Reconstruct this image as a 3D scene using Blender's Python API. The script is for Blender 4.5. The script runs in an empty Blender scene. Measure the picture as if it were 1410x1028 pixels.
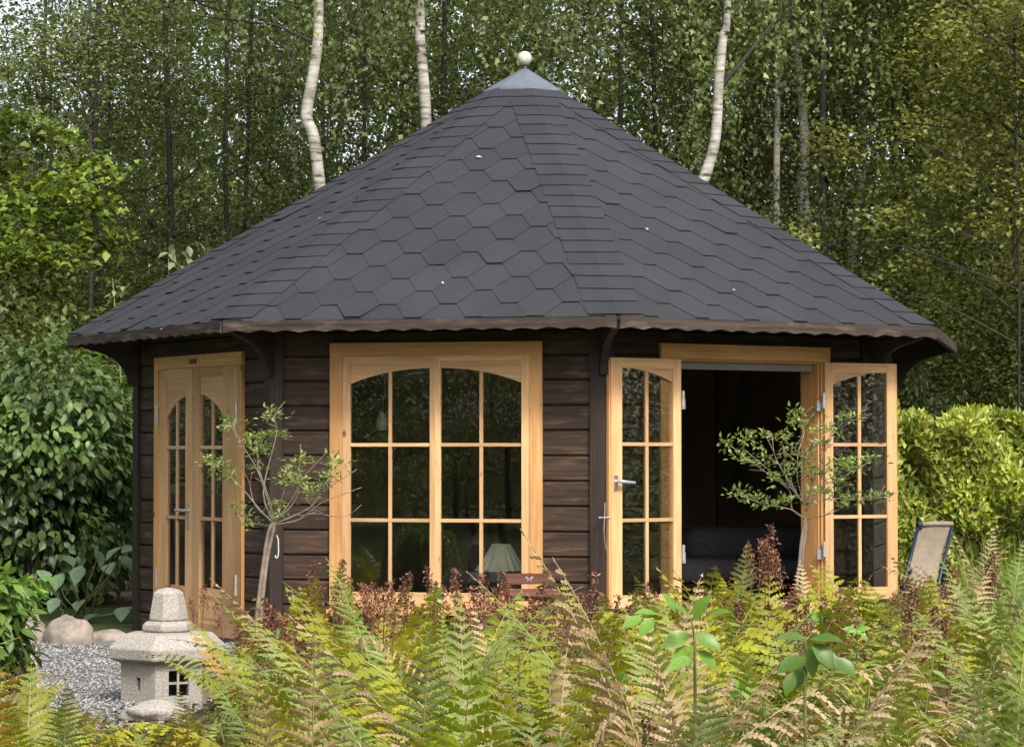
import bpy, math, random
import numpy as np
from mathutils import Matrix, Vector

R = math.radians
sc = bpy.context.scene
COL = sc.collection

# ------------------------------------------------------------------ camera
CAMZ = 1.12
F = 3485.0           # focal length in pixels of a 1410 px wide frame
PITCH = math.atan((624 - 514) / F)
cam_d = bpy.data.cameras.new('camera')
cam = bpy.data.objects.new('camera', cam_d)
COL.objects.link(cam)
cam_d.sensor_width = 36
cam_d.lens = F / 1410 * 36
cam_d.clip_start = 0.1
cam_d.clip_end = 2000
cam.location = (0, 0, CAMZ)
cam.rotation_euler = (math.pi / 2 + PITCH, 0, 0)
sc.camera = cam

# ------------------------------------------------------------------ light
SUN_EL, SUN_AZ = R(46), R(24)          # azimuth measured from behind the camera towards the right
w = bpy.data.worlds.new('World')
sc.world = w
w.use_nodes = True
nt = w.node_tree
bg = nt.nodes['Background']
sky = nt.nodes.new('ShaderNodeTexSky')
sky.sky_type = 'NISHITA'
sky.sun_disc = False
sky.sun_elevation = SUN_EL
# sun direction vector is (sin az, -cos az); the node's rotation 0 points to +Y, turning clockwise
sky.sun_rotation = math.pi - SUN_AZ
sky.air_density = 1.0
sky.dust_density = 4.0
sky.ozone_density = 1.0
hsv = nt.nodes.new('ShaderNodeHueSaturation')
hsv.inputs['Saturation'].default_value = 0.45
nt.links.new(sky.outputs[0], hsv.inputs['Color'])
nt.links.new(hsv.outputs[0], bg.inputs[0])
bg.inputs[1].default_value = 0.15
sd = bpy.data.lights.new('sun', 'SUN')
sd.energy = 1.7
sd.angle = R(11)
sd.color = (1.0, 0.95, 0.86)
so = bpy.data.objects.new('sun', sd)
COL.objects.link(so)
sv = Vector((math.sin(SUN_AZ) * math.cos(SUN_EL), -math.cos(SUN_AZ) * math.cos(SUN_EL), math.sin(SUN_EL)))
so.rotation_euler = sv.to_track_quat('Z', 'Y').to_euler()
so.location = (20, -20, 30)
sc.view_settings.view_transform = 'Standard'
sc.view_settings.look = 'None'
sc.view_settings.gamma = 1
sc.view_settings.use_curve_mapping = False
sc.view_settings.exposure = 1.05
sc.cycles.max_bounces = 4
sc.cycles.diffuse_bounces = 3
sc.cycles.glossy_bounces = 3
sc.cycles.transparent_max_bounces = 12

# ------------------------------------------------------------------ helpers
rnd = random.Random(7)
rng = np.random.default_rng(11)


def at(px, py, Y):
    """world point seen at photo pixel (px, py) at distance Y"""
    x = (px - 705) / F
    y = (514 - py) / F
    c, s = math.cos(PITCH), math.sin(PITCH)
    dy, dz = c - y * s, s + y * c
    k = Y / dy
    return Vector((x * k, Y, CAMZ + dz * k))


TS = {}


def tag(o, label=None, cat=None, group=None, kind=None):
    if label: o['label'] = label
    if cat: o['category'] = cat
    if group: o['group'] = group
    if kind: o['kind'] = kind
    return o


def thing(name, label, cat, loc=(0, 0, 0), rz=0.0, group=None):
    o = bpy.data.objects.new(name, None)
    COL.objects.link(o)
    o.empty_display_size = 0.2
    o.location = loc
    o.rotation_euler = (0, 0, rz)
    TS[o.name] = Matrix.Identity(4)
    return tag(o, label, cat, group)


def part(name, mesh, parent, M=None, mat=None, label=None, kind=None):
    M = M if M is not None else Matrix.Identity(4)
    o = bpy.data.objects.new(name, mesh)
    COL.objects.link(o)
    if mat is not None:
        if len(mesh.materials) == 0:
            mesh.materials.append(mat)
        elif mesh.materials[0] != mat:
            o.material_slots[0].link = 'OBJECT'
            o.material_slots[0].material = mat
    if parent is not None:
        o.parent = parent
        o.matrix_basis = TS[parent.name].inverted() @ M
    else:
        o.matrix_basis = M
    TS[o.name] = M if parent is not None else Matrix.Identity(4)
    if label: o['label'] = label
    if kind: o['kind'] = kind
    return o


class MB:
    """collects geometry with UVs (u runs along the grain, metres)"""

    def __init__(s):
        s.v, s.f, s.uv, s.mi = [], [], [], []

    def face(s, pts, uvs=None, mi=0):
        b = len(s.v)
        s.v += [tuple(p) for p in pts]
        s.f.append(tuple(range(b, b + len(pts))))
        s.uv += uvs if uvs else [(p[0], p[2]) for p in pts]
        s.mi.append(mi)

    def box(s, x0, x1, y0, y1, z0, z1, grain=None, M=None, mi=0):
        ox, oy = rnd.uniform(0, 50), rnd.uniform(0, 50)
        d = (x1 - x0, y1 - y0, z1 - z0)
        g = grain if grain is not None else max(range(3), key=lambda i: d[i])
        c = [(x, y, z) for x in (x0, x1) for y in (y0, y1) for z in (z0, z1)]
        quads = [(0, 1, 3, 2), (4, 6, 7, 5), (0, 4, 5, 1), (2, 3, 7, 6), (0, 2, 6, 4), (1, 5, 7, 3)]
        for qi, q in enumerate(quads):
            pts = [c[i] for i in q]
            ax = qi // 2
            oth = [a for a in range(3) if a != ax]
            ua = g if g in oth else oth[0]
            va = [a for a in oth if a != ua][0]
            uvs = [(p[ua] + ox, p[va] + oy + ax * 3.3) for p in pts]
            if M is not None:
                pts = [M @ Vector(p) for p in pts]
            s.face(pts, uvs, mi)

    def prism(s, poly, y0, y1, M=None, mi=0):
        """poly: (x,z) outline, extruded along y; grain along x"""
        ox, oy = rnd.uniform(0, 50), rnd.uniform(0, 50)
        T = (lambda p: M @ Vector(p)) if M is not None else (lambda p: p)
        n = len(poly)
        area = sum(poly[i][0] * poly[(i + 1) % n][1] - poly[(i + 1) % n][0] * poly[i][1] for i in range(n))
        if area < 0: poly = poly[::-1]
        uv = [(p[0] + ox, p[1] + oy) for p in poly]
        s.face([T((p[0], y0, p[1])) for p in poly], uv, mi)
        s.face([T((p[0], y1, p[1])) for p in poly[::-1]], uv[::-1], mi)
        for i in range(n):
            a, b = poly[i], poly[(i + 1) % n]
            s.face([T((a[0], y0, a[1])), T((a[0], y1, a[1])), T((b[0], y1, b[1])), T((b[0], y0, b[1]))],
                   [(a[0] + ox, oy), (a[0] + ox, oy + y1 - y0), (b[0] + ox, oy + y1 - y0), (b[0] + ox, oy)], mi)

    def tube(s, pts, rad, n=6, mi=0, cap=True):
        pts = [Vector(p) for p in pts]
        if not hasattr(rad, '__len__'): rad = [rad] * len(pts)
        b = len(s.v)
        t0 = (pts[1] - pts[0]).normalized()
        ref = Vector((0, 0, 1)) if abs(t0.z) < .8 else Vector((1, 0, 0))
        u = t0.cross(ref).normalized()
        run = 0
        rows = []
        for i, p in enumerate(pts):
            a, c = pts[max(0, i - 1)], pts[min(len(pts) - 1, i + 1)]
            t = (c - a)
            t = t.normalized() if t.length > 1e-9 else t0
            u = (u - t * u.dot(t)).normalized()
            v = t.cross(u)
            if i: run += (p - pts[i - 1]).length
            rows.append(run)
            for k in range(n):
                an = 2 * math.pi * k / n
                s.v.append(tuple(p + (u * math.cos(an) + v * math.sin(an)) * rad[i]))
        for i in range(len(pts) - 1):
            for k in range(n):
                k2 = (k + 1) % n
                s.f.append((b + i * n + k, b + i * n + k2, b + (i + 1) * n + k2, b + (i + 1) * n + k))
                s.uv += [(rows[i], k / n), (rows[i], (k + 1) / n), (rows[i + 1], (k + 1) / n), (rows[i + 1], k / n)]
                s.mi.append(mi)
        if cap:
            s.f.append(tuple(b + k for k in range(n))[::-1]); s.uv += [(0, 0)] * n; s.mi.append(mi)
            e = b + (len(pts) - 1) * n
            s.f.append(tuple(e + k for k in range(n))); s.uv += [(0, 0)] * n; s.mi.append(mi)

    def lathe(s, prof, n=24, M=None, mi=0, rmod=None, z_rot=0.0):
        b = len(s.v)
        for (r, z) in prof:
            for k in range(n):
                a = 2 * math.pi * k / n + z_rot
                rr = r * (rmod(k, n, z) if rmod else 1)
                p = Vector((rr * math.cos(a), rr * math.sin(a), z))
                s.v.append(tuple(M @ p if M is not None else p))
        for i in range(len(prof) - 1):
            for k in range(n):
                k2 = (k + 1) % n
                s.f.append((b + i * n + k, b + i * n + k2, b + (i + 1) * n + k2, b + (i + 1) * n + k))
                s.uv += [(k / n, prof[i][1]), ((k + 1) / n, prof[i][1]), ((k + 1) / n, prof[i + 1][1]), (k / n, prof[i + 1][1])]
                s.mi.append(mi)

    def mesh(s, name, mats=(), smooth=False):
        m = bpy.data.meshes.new(name)
        m.from_pydata(s.v, [], s.f)
        uvl = m.uv_layers.new(name='UVMap')
        uvl.data.foreach_set('uv', np.array(s.uv, dtype=np.float32).ravel())
        if max(s.mi, default=0) > 0:
            m.polygons.foreach_set('material_index', s.mi)
        if smooth:
            m.polygons.foreach_set('use_smooth', [True] * len(m.polygons))
        for mt in (mats if isinstance(mats, (list, tuple)) else [mats]):
            m.materials.append(mt)
        m.update()
        return m


def np_mesh(name, V, quads, mats, smooth=False, mi=None):
    m = bpy.data.meshes.new(name)
    nv, nf = len(V), len(quads)
    k = quads.shape[1]
    m.vertices.add(nv)
    m.vertices.foreach_set('co', V.astype(np.float32).ravel())
    m.loops.add(nf * k)
    m.loops.foreach_set('vertex_index', quads.astype(np.int32).ravel())
    m.polygons.add(nf)
    m.polygons.foreach_set('loop_start', (np.arange(nf) * k).astype(np.int32))
    m.polygons.foreach_set('loop_total', np.full(nf, k, dtype=np.int32))
    if mi is not None: m.polygons.foreach_set('material_index', mi.astype(np.int32))
    if smooth: m.polygons.foreach_set('use_smooth', np.ones(nf, dtype=bool))
    for mt in mats: m.materials.append(mt)
    m.update(calc_edges=True)
    return m


def unit(a):
    return a / (np.linalg.norm(a, axis=1, keepdims=True) + 1e-9)


def leaves(name, P, D, N, L, W, mat, fold=.25, detail=False):
    """folded leaves: base point P, axis D, normal N, length L, width W"""
    D = unit(D)
    S = unit(np.cross(D, N))
    Nn = np.cross(S, D)
    n = len(P)
    L = np.broadcast_to(L, (n,))[:, None]; W = np.broadcast_to(W, (n,))[:, None]
    if not detail:
        up = Nn * W * fold
        mid = P + D * L * .42
        V = np.stack([P, mid - S * W * .5 + up, P + D * L - Nn * L * .06, mid + S * W * .5 + up], 1).reshape(-1, 3)
        i = (np.arange(n) * 4)[:, None]
        T = np.concatenate([i + np.array([[0, 1, 2]]), i + np.array([[0, 2, 3]])], 0)
        return np_mesh(name, V, T, [mat])
    rows = [(.0, .03, 0), (.22, .38, .0), (.5, .5, -.02), (.78, .28, -.07), (1.0, .02, -.16)]
    vs = []
    for t, hw, dz in rows:
        c = P + D * L * t + Nn * L * dz
        vs += [c - S * W * hw + Nn * W * hw * fold, c, c + S * W * hw + Nn * W * hw * fold]
    V = np.stack(vs, 1).reshape(-1, 3)
    i = (np.arange(n) * 15)[:, None]
    q = []
    for r in range(4):
        a = r * 3
        q += [[a, a + 3, a + 4, a + 1], [a + 1, a + 4, a + 5, a + 2]]
    Q = np.concatenate([i + np.array([qq]) for qq in q], 0)
    return np_mesh(name, V, Q, [mat], smooth=True)


# ------------------------------------------------------------------ materials
def mat_new(name):
    m = bpy.data.materials.new(name)
    m.use_nodes = True
    t = m.node_tree
    t.nodes.clear()
    out = t.nodes.new('ShaderNodeOutputMaterial')
    return m, t, out


def N(t, typ, **kw):
    n = t.nodes.new(typ)
    for k, v in kw.items():
        if k.startswith('_'):
            setattr(n, k[1:], v)
        else:
            n.inputs[k.replace('__', ' ')].default_value = v
    return n


def ramp(t, fac, stops):
    r = t.nodes.new('ShaderNodeValToRGB')
    el = r.color_ramp.elements
    while len(el) < len(stops): el.new(.5)
    for e, (p, c) in zip(el, stops):
        e.position = p
        e.color = (*c, 1)
    t.links.new(fac, r.inputs[0])
    return r.outputs[0]


def mixc(t, typ, fac, a, b):
    m = t.nodes.new('ShaderNodeMix')
    m.data_type = 'RGBA'
    m.blend_type = typ
    if isinstance(fac, float): m.inputs[0].default_value = fac
    else: t.links.new(fac, m.inputs[0])
    for s, x in ((6, a), (7, b)):
        if isinstance(x, tuple): m.inputs[s].default_value = (*x, 1)
        else: t.links.new(x, m.inputs[s])
    return m.outputs[2]


def bump(t, h, strength, dist):
    b = t.nodes.new('ShaderNodeBump')
    b.inputs['Strength'].default_value = strength
    b.inputs['Distance'].default_value = dist
    t.links.new(h, b.inputs['Height'])
    return b.outputs[0]


def leaf_mat(name, stops, rough=.45, transl=.35, tint=(1.25, 1.15, .55), clump=1.3, spec=.4, island=True, lo=.55):
    m, t, out = mat_new(name)
    g = N(t, 'ShaderNodeNewGeometry')
    oi = N(t, 'ShaderNodeObjectInfo')
    if island:
        rsrc = g.outputs['Random Per Island']
    else:
        tc0 = N(t, 'ShaderNodeTexCoord')
        nz0 = N(t, 'ShaderNodeTexNoise', Scale=7.0, Detail=3.0)
        t.links.new(tc0.outputs['Object'], nz0.inputs['Vector'])
        a = N(t, 'ShaderNodeMath', _operation='MULTIPLY_ADD')
        a.inputs[1].default_value = .62
        t.links.new(oi.outputs['Random'], a.inputs[0])
        b = N(t, 'ShaderNodeMath', _operation='MULTIPLY_ADD')
        b.inputs[1].default_value = .9; b.inputs[2].default_value = -.26
        t.links.new(nz0.outputs[0], b.inputs[0])
        t.links.new(b.outputs[0], a.inputs[2])
        rsrc = a.outputs[0]
    c = ramp(t, rsrc, stops)
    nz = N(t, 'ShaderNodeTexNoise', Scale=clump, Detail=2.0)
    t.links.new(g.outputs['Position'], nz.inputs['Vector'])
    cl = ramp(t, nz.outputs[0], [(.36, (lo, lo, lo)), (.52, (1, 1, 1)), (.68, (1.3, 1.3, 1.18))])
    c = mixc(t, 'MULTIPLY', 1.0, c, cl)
    p = N(t, 'ShaderNodeBsdfPrincipled', Roughness=rough)
    p.inputs['Specular IOR Level'].default_value = spec
    t.links.new(c, p.inputs['Base Color'])
    tr = N(t, 'ShaderNodeBsdfTranslucent')
    c2 = mixc(t, 'MULTIPLY', 1.0, c, tint)
    t.links.new(c2, tr.inputs['Color'])
    mx = N(t, 'ShaderNodeMixShader')
    mx.inputs[0].default_value = transl
    t.links.new(p.outputs[0], mx.inputs[1]); t.links.new(tr.outputs[0], mx.inputs[2])
    t.links.new(mx.outputs[0], out.inputs[0])
    return m


def wood_mat(name, c0, c1, c2, knot=None, rough=.55, scale=1.0, wear=None, seed=0.0):
    """grain along UV u"""
    m, t, out = mat_new(name)
    uv = N(t, 'ShaderNodeUVMap')
    oi = N(t, 'ShaderNodeObjectInfo')
    off = N(t, 'ShaderNodeVectorMath', _operation='ADD')
    cb = N(t, 'ShaderNodeCombineXYZ')
    mu = N(t, 'ShaderNodeMath', _operation='MULTIPLY'); mu.inputs[1].default_value = 37.0
    t.links.new(oi.outputs['Random'], mu.inputs[0])
    t.links.new(mu.outputs[0], cb.inputs[0]); t.links.new(mu.outputs[0], cb.inputs[1])
    t.links.new(uv.outputs[0], off.inputs[0]); t.links.new(cb.outputs[0], off.inputs[1])
    mp = N(t, 'ShaderNodeMapping'); mp.inputs['Scale'].default_value = (3 * scale, 60 * scale, 1)
    t.links.new(off.outputs[0], mp.inputs[0])
    n1 = N(t, 'ShaderNodeTexNoise', Scale=1.0, Detail=5.0, Roughness=.6)
    t.links.new(mp.outputs[0], n1.inputs['Vector'])
    col = ramp(t, n1.outputs[0], [(.3, c0), (.5, c1), (.72, c2)])
    mp2 = N(t, 'ShaderNodeMapping'); mp2.inputs['Scale'].default_value = (1.2, 5, 1)
    t.links.new(off.outputs[0], mp2.inputs[0])
    n2 = N(t, 'ShaderNodeTexNoise', Scale=1.0, Detail=3.0)
    t.links.new(mp2.outputs[0], n2.inputs['Vector'])
    col = mixc(t, 'MULTIPLY', 1.0, col, ramp(t, n2.outputs[0], [(.3, (.78, .74, .7)), (.7, (1.12, 1.1, 1.08))]))
    # each board its own tone
    v = N(t, 'ShaderNodeMath', _operation='MULTIPLY_ADD'); v.inputs[1].default_value = .4; v.inputs[2].default_value = .8
    t.links.new(oi.outputs['Random'], v.inputs[0])
    hs = N(t, 'ShaderNodeHueSaturation'); t.links.new(col, hs.inputs['Color']); t.links.new(v.outputs[0], hs.inputs['Value'])
    col = hs.outputs[0]
    if wear:
        n3 = N(t, 'ShaderNodeTexNoise', Scale=1.0, Detail=6.0, Roughness=.65)
        mp3 = N(t, 'ShaderNodeMapping'); mp3.inputs['Scale'].default_value = (4, 22, 1)
        t.links.new(off.outputs[0], mp3.inputs[0]); t.links.new(mp3.outputs[0], n3.inputs['Vector'])
        fac = ramp(t, n3.outputs[0], [(.52, (0, 0, 0)), (.72, (1, 1, 1))])
        col = mixc(t, 'MIX', fac, col, wear)
    if knot:
        vo = N(t, 'ShaderNodeTexVoronoi', Scale=1.0)
        vo.inputs['Randomness'].default_value = 1.0
        mp4 = N(t, 'ShaderNodeMapping'); mp4.inputs['Scale'].default_value = (4.5, 8, 1)
        t.links.new(off.outputs[0], mp4.inputs[0]); t.links.new(mp4.outputs[0], vo.inputs['Vector'])
        fac = ramp(t, vo.outputs['Distance'], [(.055, (1, 1, 1)), (.12, (0, 0, 0))])
        col = mixc(t, 'MIX', fac, col, knot)
    p = N(t, 'ShaderNodeBsdfPrincipled', Roughness=rough)
    p.inputs['Specular IOR Level'].default_value = .3
    t.links.new(col, p.inputs['Base Color'])
    t.links.new(bump(t, n1.outputs[0], .3, .003), p.inputs['Normal'])
    t.links.new(p.outputs[0], out.inputs[0])
    return m


def simple(name, c, rough=.6, metal=0.0, noise=None, nscale=30.0, bumpd=0.0, spec=.4, c2=None, coord='Object'):
    m, t, out = mat_new(name)
    p = N(t, 'ShaderNodeBsdfPrincipled', Roughness=rough, Metallic=metal)
    p.inputs['Specular IOR Level'].default_value = spec
    tc = N(t, 'ShaderNodeTexCoord')
    nz = N(t, 'ShaderNodeTexNoise', Scale=nscale, Detail=5.0, Roughness=.62)
    t.links.new(tc.outputs[coord], nz.inputs['Vector'])
    k = noise if noise is not None else .12
    lo = c2 if c2 else tuple(x * (1 - k) for x in c)
    hi = tuple(min(1, x * (1 + k)) for x in c)
    col = ramp(t, nz.outputs[0], [(.33, lo), (.67, hi)])
    t.links.new(col, p.inputs['Base Color'])
    if bumpd: t.links.new(bump(t, nz.outputs[0], .6, bumpd), p.inputs['Normal'])
    t.links.new(p.outputs[0], out.inputs[0])
    return m


PINE = wood_mat('pine', (.46, .235, .085), (.55, .305, .12), (.62, .37, .165), knot=(.13, .05, .02))
PINE_OUT = wood_mat('pine_sash', (.47, .27, .125), (.56, .345, .17), (.62, .41, .22), knot=(.16, .065, .03))
LOGM = wood_mat('stained_log', (.020, .012, .009), (.039, .024, .016), (.064, .041, .026), rough=.7, wear=(.12, .074, .040), scale=.7)
POSTM = wood_mat('stained_post', (.020, .015, .013), (.030, .021, .017), (.042, .029, .021), rough=.7)
FASC = wood_mat('weathered_fascia', (.026, .018, .014), (.048, .035, .028), (.085, .065, .052), rough=.75, wear=(.12, .088, .066), scale=.6)
SOFF = wood_mat('soffit', (.018, .012, .009), (.03, .02, .014), (.045, .03, .02), rough=.8)
INNER = wood_mat('inner_lining', (.20, .155, .12), (.22, .172, .135), (.24, .19, .15), rough=.7)


def shingle_mat():
    m, t, out = mat_new('bitumen_shingle')
    g = N(t, 'ShaderNodeNewGeometry')
    oi = N(t, 'ShaderNodeObjectInfo')
    n = N(t, 'ShaderNodeTexNoise', Scale=260.0, Detail=3.0, Roughness=.8)
    t.links.new(g.outputs['Position'], n.inputs['Vector'])
    c = ramp(t, n.outputs[0], [(.3, (.020, .0205, .0245)), (.7, (.041, .042, .050))])
    n2 = N(t, 'ShaderNodeTexNoise', Scale=2.2, Detail=7.0, Roughness=.68)
    t.links.new(g.outputs['Position'], n2.inputs['Vector'])
    c = mixc(t, 'MULTIPLY', 1.0, c, ramp(t, n2.outputs[0], [(.3, (.84, .84, .85)), (.55, (1, 1, 1)), (.75, (1.2, 1.19, 1.16))]))
    c = mixc(t, 'MULTIPLY', 1.0, c, ramp(t, oi.outputs['Random'], [(0, (.91, .91, .92)), (1, (1.08, 1.08, 1.07))]))
    p = N(t, 'ShaderNodeBsdfPrincipled', Roughness=.88)
    p.inputs['Specular IOR Level'].default_value = .25
    t.links.new(c, p.inputs['Base Color'])
    t.links.new(bump(t, n.outputs[0], .8, .002), p.inputs['Normal'])
    t.links.new(p.outputs[0], out.inputs[0])
    return m


SHING = shingle_mat()
DECK = simple('roof_felt', (.02, .02, .022), .9)
CAPM = simple('zinc_cap', (.20, .22, .26), .45, .55, noise=.15, nscale=9)
BALLM = simple('finial_ball', (.50, .46, .38), .45, .1, noise=.25, nscale=30)
BLACK = simple('black_paint', (.012, .012, .013), .5)
STEEL = simple('brushed_steel', (.62, .63, .65), .3, .9, noise=.08)
ZINC = simple('hinge_zinc', (.42, .45, .47), .45, .6, noise=.15)
BLIND = simple('blind_cloth', (.20, .18, .15), .8)


def glass_mat():
    m, t, out = mat_new('window_glass')
    fr = N(t, 'ShaderNodeFresnel', IOR=1.52)
    mu = N(t, 'ShaderNodeMath', _operation='MULTIPLY'); mu.inputs[1].default_value = 1.9; mu.use_clamp = True
    t.links.new(fr.outputs[0], mu.inputs[0])
    tr = N(t, 'ShaderNodeBsdfTransparent'); tr.inputs[0].default_value = (.95, .965, .955, 1)
    gl = N(t, 'ShaderNodeBsdfGlossy'); gl.inputs['Roughness'].default_value = .01
    g = N(t, 'ShaderNodeNewGeometry')
    n = N(t, 'ShaderNodeTexNoise', Scale=1.3, Detail=1.0)
    t.links.new(g.outputs['Position'], n.inputs['Vector'])
    t.links.new(bump(t, n.outputs[0], .25, .01), gl.inputs['Normal'])
    mx = N(t, 'ShaderNodeMixShader')
    t.links.new(mu.outputs[0], mx.inputs[0]); t.links.new(tr.outputs[0], mx.inputs[1]); t.links.new(gl.outputs[0], mx.inputs[2])
    t.links.new(mx.outputs[0], out.inputs[0])
    return m


GLASS = glass_mat()


def bark_birch():
    m, t, out = mat_new('birch_bark')
    g = N(t, 'ShaderNodeNewGeometry')
    mp = N(t, 'ShaderNodeMapping'); mp.inputs['Scale'].default_value = (5, 5, 26)
    t.links.new(g.outputs['Position'], mp.inputs[0])
    n = N(t, 'ShaderNodeTexNoise', Scale=1.0, Detail=4.0, Roughness=.7)
    t.links.new(mp.outputs[0], n.inputs['Vector'])
    c = ramp(t, n.outputs[0], [(.35, (.05, .045, .04)), (.43, (.28, .255, .22)), (.6, (.46, .43, .38)), (.8, (.54, .51, .46))])
    n2 = N(t, 'ShaderNodeTexNoise', Scale=3.0, Detail=3.0)
    t.links.new(g.outputs['Position'], n2.inputs['Vector'])
    c = mixc(t, 'MULTIPLY', 1.0, c, ramp(t, n2.outputs[0], [(.32, (.55, .56, .5)), (.55, (1, 1, 1))]))
    p = N(t, 'ShaderNodeBsdfPrincipled', Roughness=.8)
    t.links.new(c, p.inputs['Base Color'])
    t.links.new(bump(t, n.outputs[0], .5, .01), p.inputs['Normal'])
    t.links.new(p.outputs[0], out.inputs[0])
    return m


BIRCH = bark_birch()
LIMB = simple('dark_limb', (.032, .027, .022), .9, noise=.4, nscale=14)
BARK = simple('dark_bark', (.05, .042, .033), .9, noise=.5, nscale=14, bumpd=.01)
TWIG = simple('grey_twig', (.20, .16, .12), .8, noise=.3, nscale=25)
GRANITE = simple('granite', (.36, .325, .285), .9, noise=.22, nscale=110, bumpd=.010, c2=(.21, .19, .17))
ROCK = simple('field_stone', (.24, .20, .165), .9, noise=.4, nscale=9, bumpd=.02)

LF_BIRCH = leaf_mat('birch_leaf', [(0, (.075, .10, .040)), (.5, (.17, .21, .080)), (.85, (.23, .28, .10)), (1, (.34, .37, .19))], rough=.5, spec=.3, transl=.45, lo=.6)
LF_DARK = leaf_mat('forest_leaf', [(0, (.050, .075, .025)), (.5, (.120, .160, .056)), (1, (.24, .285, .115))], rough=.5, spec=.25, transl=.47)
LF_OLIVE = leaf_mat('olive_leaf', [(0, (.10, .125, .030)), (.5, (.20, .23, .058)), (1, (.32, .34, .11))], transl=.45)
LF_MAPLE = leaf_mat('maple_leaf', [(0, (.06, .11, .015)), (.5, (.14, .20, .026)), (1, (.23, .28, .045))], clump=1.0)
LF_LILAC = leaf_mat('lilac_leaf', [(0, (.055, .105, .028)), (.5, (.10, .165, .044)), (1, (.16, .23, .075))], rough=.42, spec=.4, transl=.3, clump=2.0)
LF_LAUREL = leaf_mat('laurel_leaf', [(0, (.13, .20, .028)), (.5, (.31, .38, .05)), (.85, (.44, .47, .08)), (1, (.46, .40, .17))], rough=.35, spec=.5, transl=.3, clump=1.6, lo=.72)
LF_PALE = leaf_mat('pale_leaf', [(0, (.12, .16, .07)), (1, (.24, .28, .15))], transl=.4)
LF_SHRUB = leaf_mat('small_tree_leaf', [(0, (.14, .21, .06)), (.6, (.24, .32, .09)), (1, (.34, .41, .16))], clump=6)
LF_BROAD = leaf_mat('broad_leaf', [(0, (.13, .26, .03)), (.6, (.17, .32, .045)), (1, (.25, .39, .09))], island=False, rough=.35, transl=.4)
LF_FARLEFT = leaf_mat('near_left_leaf', [(0, (.07, .15, .02)), (1, (.19, .30, .06))], transl=.4)
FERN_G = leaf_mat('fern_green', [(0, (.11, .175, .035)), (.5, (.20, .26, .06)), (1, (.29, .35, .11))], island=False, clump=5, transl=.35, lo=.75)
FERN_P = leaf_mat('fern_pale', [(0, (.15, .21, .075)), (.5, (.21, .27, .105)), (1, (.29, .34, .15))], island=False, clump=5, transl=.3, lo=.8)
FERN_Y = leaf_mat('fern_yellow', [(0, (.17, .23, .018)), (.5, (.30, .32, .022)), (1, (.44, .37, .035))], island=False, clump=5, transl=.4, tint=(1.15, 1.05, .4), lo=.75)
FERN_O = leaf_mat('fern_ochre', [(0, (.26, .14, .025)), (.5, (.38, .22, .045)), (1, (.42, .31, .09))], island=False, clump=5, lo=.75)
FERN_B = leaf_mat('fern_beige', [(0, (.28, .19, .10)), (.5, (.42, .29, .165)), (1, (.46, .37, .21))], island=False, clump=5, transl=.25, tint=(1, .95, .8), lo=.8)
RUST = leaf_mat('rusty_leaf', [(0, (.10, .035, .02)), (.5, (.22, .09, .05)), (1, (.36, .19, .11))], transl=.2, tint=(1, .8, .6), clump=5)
RACHIS = simple('fern_rib', (.33, .27, .12), .6)
STEMG = simple('green_stem', (.12, .13, .04), .7)
# ------------------------------------------------------------------ ground
def ground_mat(name, c0, c1, c2, sc1, sc2, bd):
    m, t, out = mat_new(name)
    g = N(t, 'ShaderNodeNewGeometry')
    n = N(t, 'ShaderNodeTexNoise', Scale=sc1, Detail=6.0, Roughness=.7)
    n2 = N(t, 'ShaderNodeTexNoise', Scale=sc2, Detail=3.0)
    t.links.new(g.outputs['Position'], n.inputs['Vector']); t.links.new(g.outputs['Position'], n2.inputs['Vector'])
    c = ramp(t, n.outputs[0], [(.35, c0), (.5, c1), (.68, c2)])
    c = mixc(t, 'MULTIPLY', 1.0, c, ramp(t, n2.outputs[0], [(.35, (.7, .7, .7)), (.65, (1.1, 1.1, 1.1))]))
    p = N(t, 'ShaderNodeBsdfPrincipled', Roughness=.95)
    p.inputs['Specular IOR Level'].default_value = .2
    t.links.new(c, p.inputs['Base Color'])
    t.links.new(bump(t, n.outputs[0], .8, bd), p.inputs['Normal'])
    t.links.new(p.outputs[0], out.inputs[0])
    return m


SOIL = ground_mat('forest_soil', (.025, .018, .012), (.045, .034, .02), (.06, .06, .025), 9, .5, .04)
LAWN = ground_mat('lawn_grass', (.035, .06, .015), (.06, .09, .025), (.09, .12, .035), 20, .6, .04)
GRAVM = ground_mat('gravel_bed', (.12, .115, .11), (.20, .195, .19), (.28, .275, .27), 60, 1.0, .015)
b = MB(); s_ = 500
b.face([(-s_, -s_, 0), (s_, -s_, 0), (s_, s_, 0), (-s_, s_, 0)])
tag(part('ground', b.mesh('ground', LAWN), None), kind='structure')
b = MB()
b.face([(-40, 18.5, .004), (40, 18.5, .004), (60, 90, .004), (-60, 90, .004)])
tag(part('forest_floor', b.mesh('forest_floor', SOIL), None), kind='structure')
b = MB()
b.face([(-1.8, 4.3, .004), (1.9, 4.3, .004), (3.4, 11.9, .004), (-1.7, 11.9, .004), (-1.6, 9.8, .004), (-2.6, 9.4, .004)])
tag(part('planting_bed', b.mesh('planting_bed', SOIL), None), kind='structure')
b = MB()
b.face([(-3.1, 12.0, .004), (3.4, 12.0, .004), (3.4, 18.4, .004), (-2.2, 18.4, .004), (-2.35, 15.2, .004), (-3.1, 14.8, .004)])
b.face([(-3.1, 9.9, .004), (-1.72, 9.9, .004), (-1.72, 11.995, .004), (-3.1, 11.995, .004)])
tag(part('gravel_path', b.mesh('gravel_path', GRAVM), None), kind='structure')

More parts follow.
